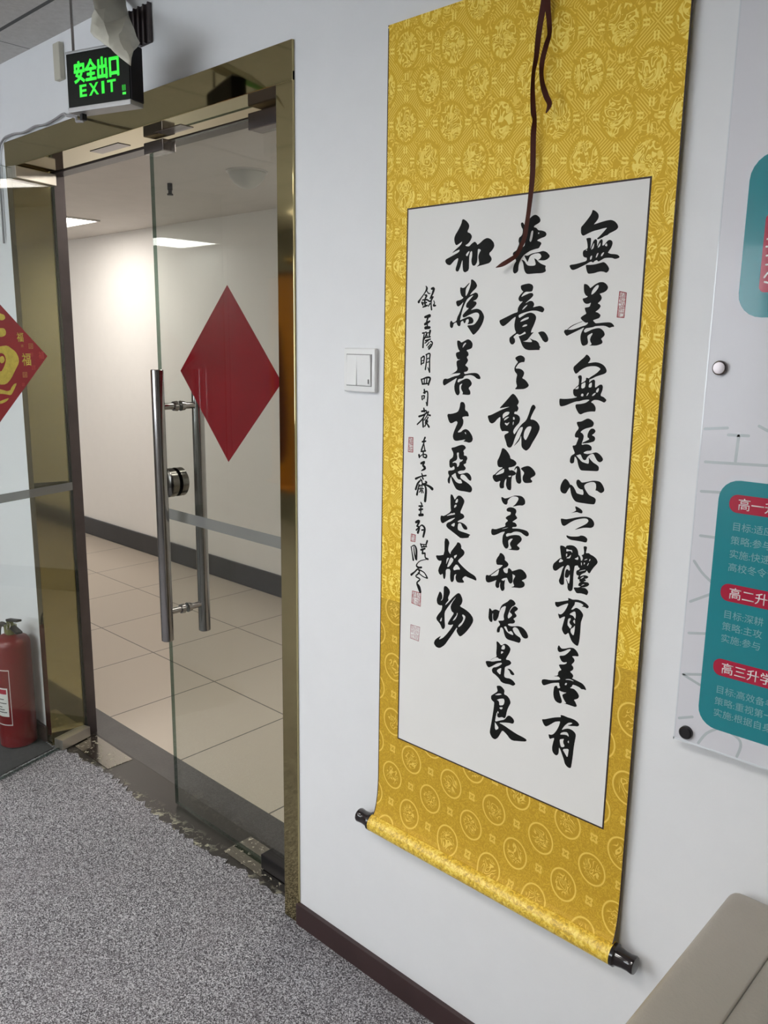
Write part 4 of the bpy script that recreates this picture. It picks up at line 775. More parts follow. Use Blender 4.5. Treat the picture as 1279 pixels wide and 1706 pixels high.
"P-8506,9357 -8456,9344 -8391,9289 -8320,9356 -8237,9343 -8177,9287 -8202,9197 -8264,9084 -8276,9045 -8195,9056 -8145,9016 -8176,8965 -8289,8897 -8292,8823 -8299,8700 -8257,8682 -8162,8698 -8093,8677 -8029,8624 -8087,8570 -8170,8581 -8278,8560 -8362,8572 -8406,8626 -8507,8681 -8564,8695 -8587,8750 -8555,8808 -8473,8838 -8366,8923 -8361,8961 -8463,8920 -8570,8834 -8659,8772 -8703,8802 -8743,8883 -8659,8910 -8575,8918 -8465,8967 -8377,8998 -8385,9026 -8426,9015 -8469,9039 -8550,8998 -8652,8912 -8578,8984 -8483,9041 -8500,9115 -8493,9238|H-8386,9255 -8358,9310 -8318,9321 -8302,9277 -8320,9231 -8388,9221|H-8390,9121 -8337,9172 -8345,9188 -8393,9181|H-8475,8758 -8382,8700 -8373,8800 -8369,8855 -8443,8804|P-8240,8872 -8172,8888 -8109,8852 -8062,8806 -8105,8779 -8154,8791 -8184,8849",
"P-8461,8463 -8371,8490 -8315,8465 -8271,8423 -8281,8341 -8211,8338 -8154,8295 -8120,8221 -8159,8135 -8196,8037 -8216,7907 -8242,7859 -8298,7873 -8380,7827 -8416,7852 -8412,7904 -8427,7936 -8449,7804 -8459,7719 -8349,7782 -8240,7837 -8177,7939 -8123,7957 -8052,7925 -8020,7875 -8046,7814 -8128,7807 -8237,7779 -8375,7729 -8262,7718 -8122,7680 -7955,7639 -7819,7626 -7731,7608 -7735,7564 -7881,7518 -8042,7473 -8112,7497 -8170,7551 -8277,7607 -8322,7523 -8373,7417 -8441,7353 -8513,7367 -8566,7437 -8569,7499 -8542,7672 -8521,7830 -8501,7999 -8493,8113 -8536,8127 -8573,8156 -8576,8223 -8542,8253 -8427,8356 -8436,8390|H-8500,8260 -8391,8331 -8321,8328 -8403,8284|H-8446,8178 -8358,8230 -8276,8256 -8259,8200 -8283,8119 -8379,8082 -8382,8149 -8411,8176|H-8383,8037 -8308,8074 -8293,8054 -8333,8010|H-8466,7717 -8444,7700 -8355,7617 -8450,7541|H-8419,7920 -8384,7913 -8386,7950 -8407,7961",
"P-9643,17079 -9609,17082 -9540,17040 -9483,16978 -9481,16927 -9525,16853 -9450,16826 -9407,16767 -9444,16697 -9496,16649 -9556,16627 -9535,16610 -9467,16600 -9415,16643 -9342,16680 -9294,16635 -9286,16614 -9215,16650 -9151,16697 -9074,16722 -8995,16696 -8927,16630 -8911,16569 -8947,16510 -9028,16449 -8966,16379 -8958,16338 -9001,16289 -9105,16269 -9210,16254 -9289,16237 -9224,16280 -9241,16343 -9257,16416 -9233,16477 -9196,16526 -9270,16551 -9273,16469 -9273,16324 -9317,16264 -9357,16256 -9392,16284 -9409,16352 -9392,16435 -9396,16518 -9436,16510 -9459,16428 -9458,16334 -9456,16188 -9536,16150 -9585,16173 -9603,16269 -9608,16385 -9633,16323 -9657,16250 -9696,16178 -9738,16175 -9767,16213 -9729,16317 -9699,16421 -9788,16384 -9856,16324 -9897,16294 -9968,16314 -10013,16365 -10000,16407 -9944,16425 -9819,16471 -9696,16516 -9677,16562 -9766,16541 -9863,16505 -9781,16563 -9659,16639 -9621,16704 -9688,16667 -9763,16636 -9799,16680 -9816,16755 -9798,16816 -9725,16905 -9661,17003|H-9542,16459 -9507,16426 -9475,16471 -9450,16521 -9490,16513",
"P-9401,16024 -9360,16022 -9291,15972 -9254,15908 -9286,15862 -9351,15817 -9403,15765 -9416,15745 -9322,15779 -9289,15794 -9235,15771 -9225,15718 -9263,15667 -9344,15642 -9282,15635 -9250,15603 -9285,15551 -9391,15479 -9310,15499 -9229,15506 -9147,15475 -9090,15400 -9074,15347 -9103,15252 -9172,15147 -9250,15072 -9301,15040 -9332,15061 -9404,15147 -9462,15212 -9325,15216 -9271,15243 -9207,15317 -9181,15391 -9212,15433 -9280,15440 -9401,15404 -9523,15352 -9558,15358 -9567,15396 -9513,15449 -9420,15522 -9475,15523 -9497,15555 -9479,15608 -9400,15681 -9321,15753 -9428,15713 -9481,15672 -9520,15609 -9571,15503 -9608,15375 -9625,15299 -9577,15320 -9468,15357 -9414,15372 -9344,15350 -9308,15296 -9326,15249 -9408,15233 -9449,15233 -9416,15276 -9426,15330 -9487,15309 -9492,15266 -9526,15245 -9549,15299 -9604,15277 -9608,15213 -9642,15191 -9686,15224 -9702,15273 -9771,15246 -9783,15181 -9818,15159 -9855,15192 -9858,15269 -9823,15306 -9786,15257 -9702,15295 -9691,15354 -9638,15440 -9600,15525 -9549,15642 -9616,15579 -9678,15548 -9714,15581 -9731,15652 -9620,15670 -9552,15706 -9609,15740 -9640,15815 -9643,15901 -9559,15871 -9439,15967 -9425,15961 -9504,15875 -9515,15822 -9511,15726 -9472,15767 -9422,15872 -9398,15955",
"P-9674,14941 -9618,14936 -9574,14898 -9492,14937 -9424,14967 -9353,14938 -9310,14879 -9321,14814 -9361,14787 -9457,14764 -9406,14726 -9397,14672 -9444,14639 -9400,14585 -9433,14530 -9473,14490 -9402,14454 -9393,14416 -9419,14377 -9496,14363 -9473,14325 -9356,14351 -9218,14361 -9149,14336 -9105,14278 -9117,14247 -9186,14253 -9257,14300 -9340,14319 -9479,14298 -9505,14247 -9617,14232 -9637,14192 -9622,14165 -9559,14200 -9435,14255 -9351,14236 -9299,14172 -9311,14128 -9378,14075 -9327,14017 -9327,13956 -9394,13947 -9521,13952 -9494,13981 -9546,14051 -9548,14107 -9515,14158 -9585,14127 -9589,14060 -9571,13972 -9612,13925 -9663,13945 -9702,14021 -9710,14111 -9673,14202 -9647,14258 -9759,14198 -9872,14138 -9958,14091 -9990,14144 -9977,14212 -9927,14231 -9876,14222 -9733,14277 -9606,14304 -9565,14344 -9678,14335 -9771,14319 -9835,14291 -9764,14327 -9666,14380 -9646,14425 -9670,14490 -9673,14568 -9576,14597 -9646,14590 -9691,14656 -9694,14716 -9595,14740 -9639,14777 -9671,14865|H-9545,14801 -9502,14845 -9459,14889 -9476,14905 -9531,14866",
"P-9550,13812 -9473,13813 -9435,13757 -9438,13662 -9367,13638 -9338,13551 -9419,13551 -9503,13528 -9466,13475 -9469,13395 -9523,13312 -9606,13232 -9520,13244 -9465,13294 -9395,13316 -9323,13283 -9250,13199 -9230,13133 -9258,13080 -9321,13060 -9385,13074 -9456,13074 -9394,13119 -9514,13091 -9628,13066 -9687,13088 -9711,13160 -9679,13254 -9639,13337 -9599,13420 -9636,13451 -9757,13385 -9816,13427 -9866,13566 -9749,13574 -9607,13617 -9567,13693|H-9435,13246 -9400,13254 -9391,13210 -9405,13220",
"P-9746,12927 -9652,12948 -9567,12984 -9475,13012 -9417,12998 -9380,12956 -9449,12898 -9425,12855 -9431,12809 -9367,12810 -9340,12761 -9369,12706 -9368,12667 -9438,12636 -9364,12575 -9404,12525 -9490,12515 -9568,12483 -9530,12441 -9431,12464 -9346,12497 -9274,12471 -9229,12407 -9240,12343 -9298,12359 -9357,12415 -9416,12449 -9487,12434 -9499,12375 -9425,12338 -9309,12294 -9221,12236 -9205,12175 -9238,12121 -9359,12126 -9518,12123 -9591,12148 -9653,12228 -9701,12316 -9718,12372 -9738,12335 -9749,12222 -9794,12246 -9804,12315 -9762,12385 -9793,12422 -9795,12480 -9693,12498 -9635,12522 -9653,12590 -9724,12535 -9769,12565 -9774,12693 -9688,12748 -9677,12830|H-9605,12843 -9547,12860 -9551,12774 -9513,12720 -9442,12733 -9469,12696 -9525,12673 -9530,12614 -9579,12563 -9589,12643 -9641,12655 -9698,12637 -9685,12662 -9599,12700 -9580,12759|H-9718,12390 -9661,12426 -9611,12461 -9594,12387 -9541,12335 -9483,12342 -9437,12278 -9523,12262 -9597,12282 -9658,12344",
"P-9722,12026 -9675,12026 -9636,11973 -9612,11929 -9543,12026 -9470,12030 -9396,11976 -9376,11927 -9418,11827 -9478,11695 -9398,11683 -9364,11636 -9394,11596 -9523,11528 -9522,11505 -9449,11516 -9361,11495 -9294,11447 -9285,11395 -9356,11383 -9409,11428 -9448,11499 -9514,11482 -9523,11362 -9456,11337 -9311,11326 -9202,11307 -9244,11278 -9242,11243 -9436,11198 -9511,11233 -9662,11303 -9783,11356 -9807,11406 -9772,11459 -9698,11489 -9569,11592 -9700,11542 -9817,11470 -9891,11420 -9937,11445 -9955,11509 -9942,11577 -9866,11571 -9691,11687 -9709,11773|H-9602,11871 -9583,11933 -9540,11968 -9531,11917 -9552,11881|H-9620,11768 -9570,11805 -9557,11836 -9594,11843 -9622,11809|H-9821,11578 -9703,11614 -9586,11649 -9610,11681 -9646,11658 -9690,11657|H-9696,11418 -9606,11396 -9587,11471 -9609,11479",
"P-9835,11132 -9760,11137 -9708,11067 -9731,10979 -9736,10893 -9673,10832 -9675,10880 -9590,10992 -9533,11062 -9513,11114 -9447,11101 -9415,11047 -9421,11004 -9354,10975 -9330,10931 -9357,10872 -9463,10774 -9491,10733 -9369,10648 -9220,10569 -9075,10527 -9029,10477 -9030,10431 -9114,10447 -9230,10459 -9296,10476 -9374,10405 -9321,10356 -9327,10330 -9473,10302 -9519,10338 -9537,10408 -9510,10474 -9568,10438 -9571,10328 -9614,10276 -9653,10298 -9671,10380 -9662,10541 -9782,10518 -9780,10383 -9797,10305 -9835,10310 -9855,10417 -9906,10363 -9954,10397 -9976,10467 -9879,10671 -9955,10650 -10010,10676 -10048,10749 -9944,10763 -9823,10804|H-9778,10604 -9750,10671 -9701,10766 -9768,10741|H-9753,10560 -9694,10584 -9587,10738 -9641,10783 -9685,10756 -9726,10639|H-9591,10823 -9511,10862 -9524,10823 -9566,10773 -9582,10788|H-9603,10571 -9518,10679 -9411,10579 -9513,10559 -9579,10527",
"P-9818,10159 -9754,10173 -9676,10122 -9655,10052 -9707,9941 -9683,9897 -9756,9812 -9770,9765 -9681,9860 -9566,9998 -9465,10094 -9406,10095 -9350,10009 -9343,9950 -9367,9883 -9410,9836 -9261,9803 -9141,9746 -9073,9671 -9069,9599 -9130,9486 -9241,9334 -9362,9216 -9416,9239 -9471,9313 -9443,9370 -9466,9382 -9551,9242 -9652,9090 -9754,8936 -9876,8839 -9970,8839 -10035,8899 -10006,8984 -9930,9055 -9846,9115 -9913,9009 -9806,9075 -9702,9191 -9600,9330 -9544,9432 -9618,9395 -9687,9390 -9681,9436 -9609,9553 -9538,9664 -9599,9680 -9635,9759 -9605,9853 -9492,10020 -9563,9937 -9707,9742 -9780,9625 -9774,9475 -9753,9317 -9797,9261 -9836,9270 -9878,9349 -9998,9434 -9947,9535 -9858,9644 -9838,9756 -9907,9736 -9970,9757 -9992,9840 -9954,9949 -9918,10032 -9870,10005 -9845,9935 -9858,9870 -9835,9875 -9816,9992|H-9888,9838 -9850,9859 -9844,9898 -9866,9868|H-9896,9408 -9849,9413 -9840,9510 -9874,9464|H-9576,9486 -9503,9542 -9461,9626 -9449,9691 -9471,9680 -9476,9635 -9534,9559|H-9422,9394 -9335,9471 -9267,9599 -9255,9664 -9322,9691 -9344,9667 -9304,9615 -9338,9532 -9424,9437",
]
SMALL_CHARS = [
"S-10464,15946,10 -10440,15896,39 -10490,15820,18 -10592,15711,23 -10636,15657,48|S-10439,15857,13 -10401,15811,18 -10356,15805,13|S-10489,15781,16 -10444,15769,37 -10472,15719,26 -10485,15664,31 -10468,15575,34|S-10546,15688,18 -10457,15697,26 -10381,15673,18|S-10553,15644,35 -10529,15598,26|S-10545,15632,21 -10440,15641,24|S-10527,15559,23 -10423,15587,28|S-10322,15892,34 -10270,15890,46 -10297,15803,34 -10353,15716,21|S-10427,15696,21 -10351,15661,26 -10280,15742,21|S-10310,15748,26 -10328,15627,23 -10312,15508,29|S-10393,15573,18 -10357,15617,23|S-10263,15670,13 -10244,15625,18 -10267,15582,28 -10219,15581,28",
"S-10469,15372,37 -10357,15395,57|S-10394,15373,36 -10442,15239,18|S-10465,15239,45 -10354,15292,31|S-10411,15284,24 -10407,15161,29|S-10452,15170,53 -10350,15177,44",
"S-10520,15071,27 -10482,15065,21 -10498,14946,29 -10504,14804,32|S-10497,15071,16 -10422,15088,18 -10450,15003,24 -10486,14946,18|S-10422,15082,18 -10405,15003,19|S-10333,15116,39 -10353,15026,26|S-10422,15071,16 -10347,15082,18|S-10464,14986,18 -10330,15003,26|S-10447,14930,24 -10321,14959,21|S-10372,14936,18 -10454,14884,19|S-10312,14919,23 -10269,14892,21 -10294,14835,26 -10352,14776,32|S-10349,14902,16 -10414,14839,18|S-10307,14869,16 -10376,14806,21",
"S-10544,14605,21 -10537,14479,29|S-10544,14594,19 -10469,14635,27 -10477,14504,19|S-10534,14542,13 -10474,14561,13|S-10540,14485,19 -10472,14515,16|S-10409,14665,21 -10406,14562,21 -10430,14385,27|S-10424,14664,18 -10327,14687,24 -10330,14564,23 -10323,14337,27|S-10399,14585,13 -10347,14603,16|S-10397,14517,13 -10344,14535,15|S-10371,14426,10 -10323,14342,29",
"S-10524,14192,27 -10498,14112,27|S-10516,14192,16 -10380,14234,29 -10304,14223,32 -10325,14153,35 -10345,14093,27|S-10447,14200,21 -10452,14114,19|S-10387,14214,21 -10392,14133,24|S-10498,14103,27 -10331,14121,21",
"S-10446,13998,29 -10432,13935,38|S-10462,13934,24 -10372,13965,27 -10353,13876,24 -10366,13701,35|S-10506,13874,16 -10489,13805,30|S-10491,13874,16 -10437,13877,24 -10451,13824,24|S-10395,13757,10 -10371,13707,22",
"S-10445,13638,24 -10433,13575,38|S-10497,13574,32 -10390,13595,27|S-10564,13469,33 -10449,13507,30 -10351,13562,19|S-10367,13585,16 -10477,13425,24 -10606,13310,22|S-10433,13487,19 -10461,13403,27 -10450,13274,33|S-10329,13575,29 -10357,13504,19 -10430,13405,16|S-10342,13516,19 -10281,13509,32|S-10385,13420,16 -10398,13349,22|S-10333,13470,24 -10368,13374,19 -10304,13285,35|S-10338,13400,19 -10411,13289,24|S-10399,13395,18 -10337,13376,18",
"S-10397,13067,33 -10440,12980,24|S-10464,12978,30 -10379,12998,27|S-10420,12970,22 -10482,12810,30|S-10420,12935,16 -10393,12807,25|S-10489,12783,25 -10378,12806,28|S-10434,12788,27 -10431,12678,22|S-10541,12708,38 -10532,12659,25|S-10532,12667,16 -10440,12730,16 -10352,12725,27 -10361,12676,32 -10423,12678,16",
"S-10482,12547,39 -10397,12585,35 -10434,12516,39 -10378,12462,47 -10469,12401,14",
"S-10463,12350,16 -10443,12310,30|S-10614,12223,39 -10489,12280,24 -10350,12319,28|S-10488,12232,22 -10463,12199,22|S-10434,12263,30 -10418,12238,28|S-10503,12194,28 -10564,12126,34 -10608,12010,39|S-10456,12212,22 -10438,12135,19|S-10362,12199,22 -10327,12179,33 -10407,12139,19|S-10423,12149,22 -10266,12115,38 -10180,12072,55|S-10524,12119,20 -10573,11905,39|S-10515,12095,19 -10391,12123,25 -10341,12033,44 -10357,11806,52|S-10499,12085,16 -10481,11990,19|S-10445,12104,19 -10456,11957,19|S-10529,12027,17 -10404,12049,17|S-10426,12010,17 -10409,11963,19|S-10511,11962,17 -10481,12003,17",
"S-10466,11762,20 -10441,11726,31|S-10511,11679,28 -10421,11692,33|S-10456,11683,25 -10473,11613,22|S-10501,11607,39 -10419,11631,30|S-10462,11615,25 -10466,11516,25|S-10498,11497,48 -10411,11516,50",
"S-10581,11338,46 -10497,11376,45 -10547,11269,29|S-10555,11261,31 -10490,11241,31 -10527,11129,45|S-10568,11178,31 -10467,11275,17 -10412,11300,28 -10347,11237,42 -10382,11070,37|S-10422,11200,28 -10363,11218,25",
"S-10274,11004,33 -10306,10912,28|S-10448,10912,23 -10414,10843,25|S-10448,10899,20 -10306,10922,14|S-10415,10853,23 -10289,10884,25|S-10353,10916,17 -10367,10864,17|S-10429,10790,37 -10332,10833,31|S-10382,10811,25 -10395,10728,28|S-10395,10722,34 -10324,10741,25|S-10324,10735,26 -10313,10649,25 -10246,10631,34|S-10281,10620,11 -10438,10560,14 -10524,10483,17 -10539,10430,32 -10481,10409,37 -10410,10427,34",
"S-10695,10806,23 -10671,10697,20 -10631,10540,38|S-10671,10823,17 -10607,10850,23 -10556,10768,40 -10551,10568,40|S-10626,10819,15 -10606,10684,23 -10567,10571,32",
"S-10679,10218,43 -10591,10293,26 -10505,10372,29 -10462,10307,26 -10557,10211,23 -10442,10171,25 -10520,10079,29 -10469,10000,69 -10426,9907,51|S-10480,10366,25 -10335,10332,20 -10249,10237,31|S-10252,10230,20 -10364,10244,17 -10494,10300,20",
]

YI = YS - 0.0003
def ink_map(u, v, d): return Vector((u, YI - d, v))
def parse(s):
    polys, strokes = [], []
    for it in s.split('|'):
        pts = [tuple(float(q) * 1e-4 for q in p.split(',')) for p in it[1:].split()]
        if it[0] == 'P': polys.append([pts])
        elif it[0] == 'H': polys[-1].append(pts)
        else: strokes.append(pts)
    return polys, strokes
for s in BRUSH_CHARS:
    polys, _ = parse(s); b = BM()
    for lps in polys: fill2d(b, [chaikin(l) for l in lps], ink_map, 0.0003)
    obj('brush_character', b, M['ink'], paper)
for s in SMALL_CHARS:
    _, strokes = parse(s); b = BM()
    for i, st in enumerate(strokes):
        st = [(p[0], p[1], p[2] * 1.12 + 0.0004) for p in st]
        fill2d(b, [stroke_loop(st)], lambda u, v, d, i=i: Vector((u, YI - d - (0.000015 * (i % 9) if d else 0), v)), 0.00022)
    obj('inscription_character', b, M['ink'], paper)
SEALS = [([(-0.6458, 1.572), (-0.634, 1.5695), (-0.6352, 1.5315), (-0.6472, 1.5325)], 2, 7, 'seal'),
         ([(-1.082, 1.3037), (-1.0705, 1.3041), (-1.0705, 1.2747), (-1.083, 1.2745)], 2, 6, 'seal'),
         ([(-1.0700, 1.1076), (-1.0585, 1.1072), (-1.0595, 1.0926), (-1.0712, 1.0924)], 2, 2, 'seal'),
         ([(-1.0640, 0.9880), (-1.0410, 0.9886), (-1.0413, 0.9600), (-1.0650, 0.9620)], 3, 4, 'seal'),
         ([(-1.0664, 0.9146), (-1.0414, 0.9150), (-1.0440, 0.8840), (-1.0668, 0.8850)], 3, 4, 'seal_faded')]
random.seed(5)
for q, nc, nr, mt in SEALS:
    q = [Vector(p) for p in q]
    def bil(u, v): return (q[3].lerp(q[2], u)).lerp(q[0].lerp(q[1], u), v)
    b = BM(); LW = 0.00085
    def seg(a, c, w=LW):
        a, c = bil(*a), bil(*c)
        fill2d(b, [stroke_loop([(a.x, a.y, w), (c.x, c.y, w)])], ink_map, 0.0002)
    for a, c in (((0, 0), (1, 0)), ((1, 0), (1, 1)), ((1, 1), (0, 1)), ((0, 1), (0, 0))): seg(a, c, LW * 1.3)
    for i in range(nc):
        for j in range(nr):
            u0, u1 = (i + 0.14) / nc, (i + 0.86) / nc; v0, v1 = (j + 0.12) / nr, (j + 0.88) / nr
            for kx in range(3):
                v = v0 + (v1 - v0) * kx / 2
                if random.random() < 0.85: seg((u0, v), (u1, v), LW * 0.8)
            for kx in range(3):
                u = u0 + (u1 - u0) * kx / 2; h = random.choice((0.45, 1.0, 1.0))
                if random.random() < 0.7: seg((u, v0), (u, v0 + (v1 - v0) * h), LW * 0.8)
    obj('red_seal', b, M[mt], paper)

# roller with black knobs, top rod, cord, ribbons
RY, RZ, RR = -0.0265, 0.4285, 0.0200
b = BM(); cyl(b, (SX0 - 0.001, RY, RZ), (SX1 + 0.001, RY, RZ), RR, 40)
roller = obj('bottom_rod', b, M['silk_roll'], sc, smooth=40)
kp = [(0.0, 0.0205), (0.006, 0.0205), (0.009, 0.0172), (0.022, 0.0150), (0.032, 0.0150), (0.040, 0.0162), (0.0425, 0.0150), (0.0435, 0.0)]
b = BM(); lathe(b, (SX0 - 0.001, RY, RZ), (-1, 0, 0), kp, 32); obj('knob', b, M['knob'], roller, smooth=35)
b = BM(); lathe(b, (SX1 + 0.001, RY, RZ), (1, 0, 0), kp, 32); obj('knob', b, M['knob'], roller, smooth=35)
b = BM(); cyl(b, (SX0, -0.0075, SZ1 - 0.004), (SX1, -0.0075, SZ1 - 0.004), 0.0055, 20); obj('top_rod', b, M['silk_top'], sc, smooth=40)
b = BM(); tube(b, smooth_path([(-0.975, -0.016, SZ1 + 0.004), (-0.93, -0.014, 2.12), (-0.86, -0.010, 2.21), (-0.79, -0.014, 2.12), (-0.745, -0.016, SZ1 + 0.004)], 5), 0.0022, 8)
obj('hanging_cord', b, M['trim_brown'], sc, smooth=60)
def ribbon(pts):
    """pts (x, z, y, apparent width, twist deg)"""
    b = BM(); P = smooth_path([Vector((p[0], p[1], p[2])) for p in pts], 5); W = smooth_path([Vector((p[3], p[4], 0)) for p in pts], 5)
    rows = []
    for i, p in enumerate(P):
        c = Vector((p.x, p.z, p.y)); q = P[min(i + 1, len(P) - 1)] - P[max(i - 1, 0)]
        d = Vector((q.x, q.z, q.y)).normalized()
        side = d.cross(Vector((0, 1, 0)));
        side = side.normalized() if side.length > 1e-6 else Vector((1, 0, 0))
        a = R(W[i].y); side = (side * math.cos(a) + Vector((0, 1, 0)) * math.sin(a)) * (W[i].x / 2)
        n = d.cross(side).normalized() * 0.0003
        rows.append([b.verts.new(c + side + n), b.verts.new(c - side + n), b.verts.new(c - side - n), b.verts.new(c + side - n)])
    for r0, r1 in zip(rows, rows[1:]):
        for k in range(4): b.faces.new((r0[k], r0[(k + 1) % 4], r1[(k + 1) % 4], r1[k]))
    b.faces.new(rows[0]); b.faces.new(rows[-1][::-1])
    return b
rA = [(-0.800, 2.070, -.024, .011, 0), (-0.8025, 2.0228, -.028, .0105, 10), (-0.8078, 1.9806, -.030, .0095, 20), (-0.8111, 1.9417, -.030, .008, 50), (-0.8155, 1.9203, -.029, .008, 78),
      (-0.8162, 1.8935, -.028, .008, 60), (-0.8143, 1.8614, -.026, .009, 40), (-0.8112, 1.8473, -.026, .009, 75), (-0.8122, 1.8245, -.026, .009, 30), (-0.8109, 1.7641, -.025, .009, 20), (-0.8138, 1.7126, -.026, .0075, 20),
      (-0.8165, 1.685, -.027, .0075, 15), (-0.8195, 1.6652, -.027, .0075, 15), (-0.8250, 1.6509, -.028, .0065, 30), (-0.8334, 1.6368, -.029, .007, 45), (-0.8442, 1.6296, -.031, .0075, 30), (-0.8588, 1.6225, -.033, .007, 10), (-0.8711, 1.6181, -.034, .001, 0)]
obj('ribbon', ribbon(rA), M['ribbon'], sc, smooth=50)
rB = [(-0.797, 2.070, -.026, .009, 0), (-0.7926, 2.019, -.033, .009, 20), (-0.7862, 1.9875, -.036, .008, 30), (-0.7839, 1.9671, -.037, .008, 70), (-0.7885, 1.9533, -.037, .008, 50), (-0.795, 1.9328, -.036, .008, 30),
      (-0.7973, 1.9156, -.034, .008, 65), (-0.7939, 1.8973, -.034, .0085, 55), (-0.7849, 1.8779, -.036, .009, 25), (-0.7772, 1.864, -.037, .008, 40), (-0.7822, 1.8515, -.038, .002, 0)]
obj('ribbon', ribbon(rB), M['ribbon'], sc, smooth=50)

# ================================================================== LIGHT SWITCH
sw = thing('light_switch', (-1.226, 0, 1.430), 'white double rocker light switch on the wall between door and scroll', 'light switch')
b = BM(); box(b, (-1.2725, -0.0105, 1.386), (-1.1795, 0.0, 1.477), 0.0045, 3); obj('plate', b, M['switch'], sw, smooth=35)
b = BM()
for lo, hi in (((-1.2625, 1.3995), (-1.2615, 1.4635)), ((-1.1905, 1.3995), (-1.1885, 1.4635)), ((-1.2625, 1.3985), (-1.1885, 1.3999)), ((-1.2625, 1.463), (-1.1885, 1.4645))):
    box(b, (lo[0], -0.0108, lo[1]), (hi[0], -0.0100, hi[1]))
obj('gap', b, M['switch_dark'], sw)
for x0, x1, tl in ((-1.2612, -1.2312, 1), (-1.2302, -1.1908, -1)):
    b = BM(); box(b, (x0, -0.0130, 1.4002), (x1, -0.0098, 1.4628), 0.0012)
    for v in b.verts:
        if v.co.y < -0.011: v.co.y += (v.co.z - 1.4315) * 0.035 * tl
    rk = obj('rocker', b, M['switch'], sw)
    if tl < 0:
        b = BM(); box(b, (-1.1965, -0.0150, 1.4045), (-1.1950, -0.0128, 1.4135)); obj('indicator', b, M['switch_dark'], rk)

# ================================================================== EXIT SIGN
S0 = Vector((-1.982, -0.226, 2.0175)); SD = Vector((0.9558, 0.2941, 0.0)).normalized(); SN = Vector((-SD.y, SD.x, 0.0))   # SN points to the wall
def sgn_pt(u, v, d): return S0 + SD * u + Vector((0, 0, v)) - SN * d       # d towards the viewer
def sgn_box(bm, lo, hi, bev=0.0): box(bm, lo, hi, bev, xf=lambda c: sgn_pt(c.x, c.z, c.y))
es = thing('exit_sign', tuple(sgn_pt(0.095, 0, 0)), 'black hanging emergency exit sign with glowing green lettering over the door', 'sign')
b = BM(); sgn_box(b, (-0.004, -0.040, 0.004), (0.192, -0.001, 0.122), 0.002); obj('housing', b, M['sign_case'], es)
b = BM(); sgn_box(b, (0.0, -0.001, 0.0055), (0.188, 0.001, 0.1205), 0.0008); face = obj('face', b, M['sign_black'], es)
b = BM()
for k_, (ou, ov) in enumerate(((0, 0), (0.0012, 0), (-0.0012, 0), (0, 0.0008), (0, -0.0008))):
    merge(b, text_bm('安全出口', lambda u, v, d: sgn_pt(0.022 + ou + u, 0.0555 + ov + v + u * 0.012, 0.0011 + (d + 0.00004 * k_ if d else 0)), width=0.136, height=0.047, bold=0.020))
obj('lettering', b, M['sign_green'], face)
b = BM()
for ch, u0, wd in (('E', 0.036, 0.022), ('X', 0.065, 0.030), ('I', 0.104, 0.0085), ('T', 0.1215, 0.026)):
    merge(b, text_bm(ch, lambda u, v, d: sgn_pt(u0 + u, 0.0240 + v + (u0 + u) * 0.012, 0.0011 + d), width=wd, height=0.0265, bold=0.028))
obj('lettering', b, M['sign_green'], face)
b = BM()
sgn_box(b, (0.166, 0.001, 0.0165), (0.176, 0.0016, 0.0215)); 
for i in range(3):
    sgn_box(b, (0.166 + i * 0.004, 0.001, 0.0250), (0.1668 + i * 0.004, 0.0016, 0.0370))
obj('status_light', b, M['sign_green'], face)
b = BM(); sgn_box(b, (-0.002, -0.039, -0.006), (0.190, 0.003, 0.0050), 0.0012); obj('bottom_strip', b, M['sign_strip'], es)
b = BM(); sgn_box(b, (-0.002, -0.039, 0.1205), (0.190, 0.003, 0.1260), 0.0012); obj('top_strip', b, M['sign_strip'], es)
for u in (0.002,):
    a = sgn_pt(u, 0.126, -0.02); b = BM(); tube(b, [a, (a.x, a.y, ZC)], 0.0032, 10); cyl(b, (a.x, a.y, ZC - 0.003), (a.x, a.y, ZC), 0.010, 16); obj('hanging_rod', b, M['chrome'], es, smooth=40)
a = sgn_pt(0.022, -0.006, -0.02)
b = BM(); box(b, a + Vector((-0.006, -0.006, -0.014)), a + Vector((0.006, 0.006, 0.002)), 0.001); obj('cable_gland', b, M['black_rubber'], es)

cb = BM()
tube(cb, smooth_path([a + Vector((-0.002, 0, -0.015)), (-1.985, -0.205, 1.998), (-2.040, -0.180, 2.012), (-2.160, -0.120, 2.052), (-2.300, -0.070, 2.088), (-2.42, -0.020, 2.122), (-2.499, -0.012, 2.119), (-2.56, -0.012, 2.116), (-2.62, -0.012, 2.121), (-2.70, -0.011, 2.116), (-2.78, -0.012, 2.122), (-2.86, -0.010, 2.115), (-2.90, -0.008, 2.06), (-2.91, -0.008, 1.8)], 6), 0.0035, 8)
tag(obj('cable', cb, M['cable'], None, (-2.40, -0.016, 2.123), smooth=60), 'loose grey cable running along the top of the brass door surround', 'cable')

b = BM(); box(b, (-2.470, -0.016, 2.220), (-2.432, 0.0, 2.318), 0.003)
tag(obj('junction_box', b, M['beige_box'], None, (-2.455, 0, 2.27)), 'yellowed plastic box high on the wall left of the exit sign', 'box')

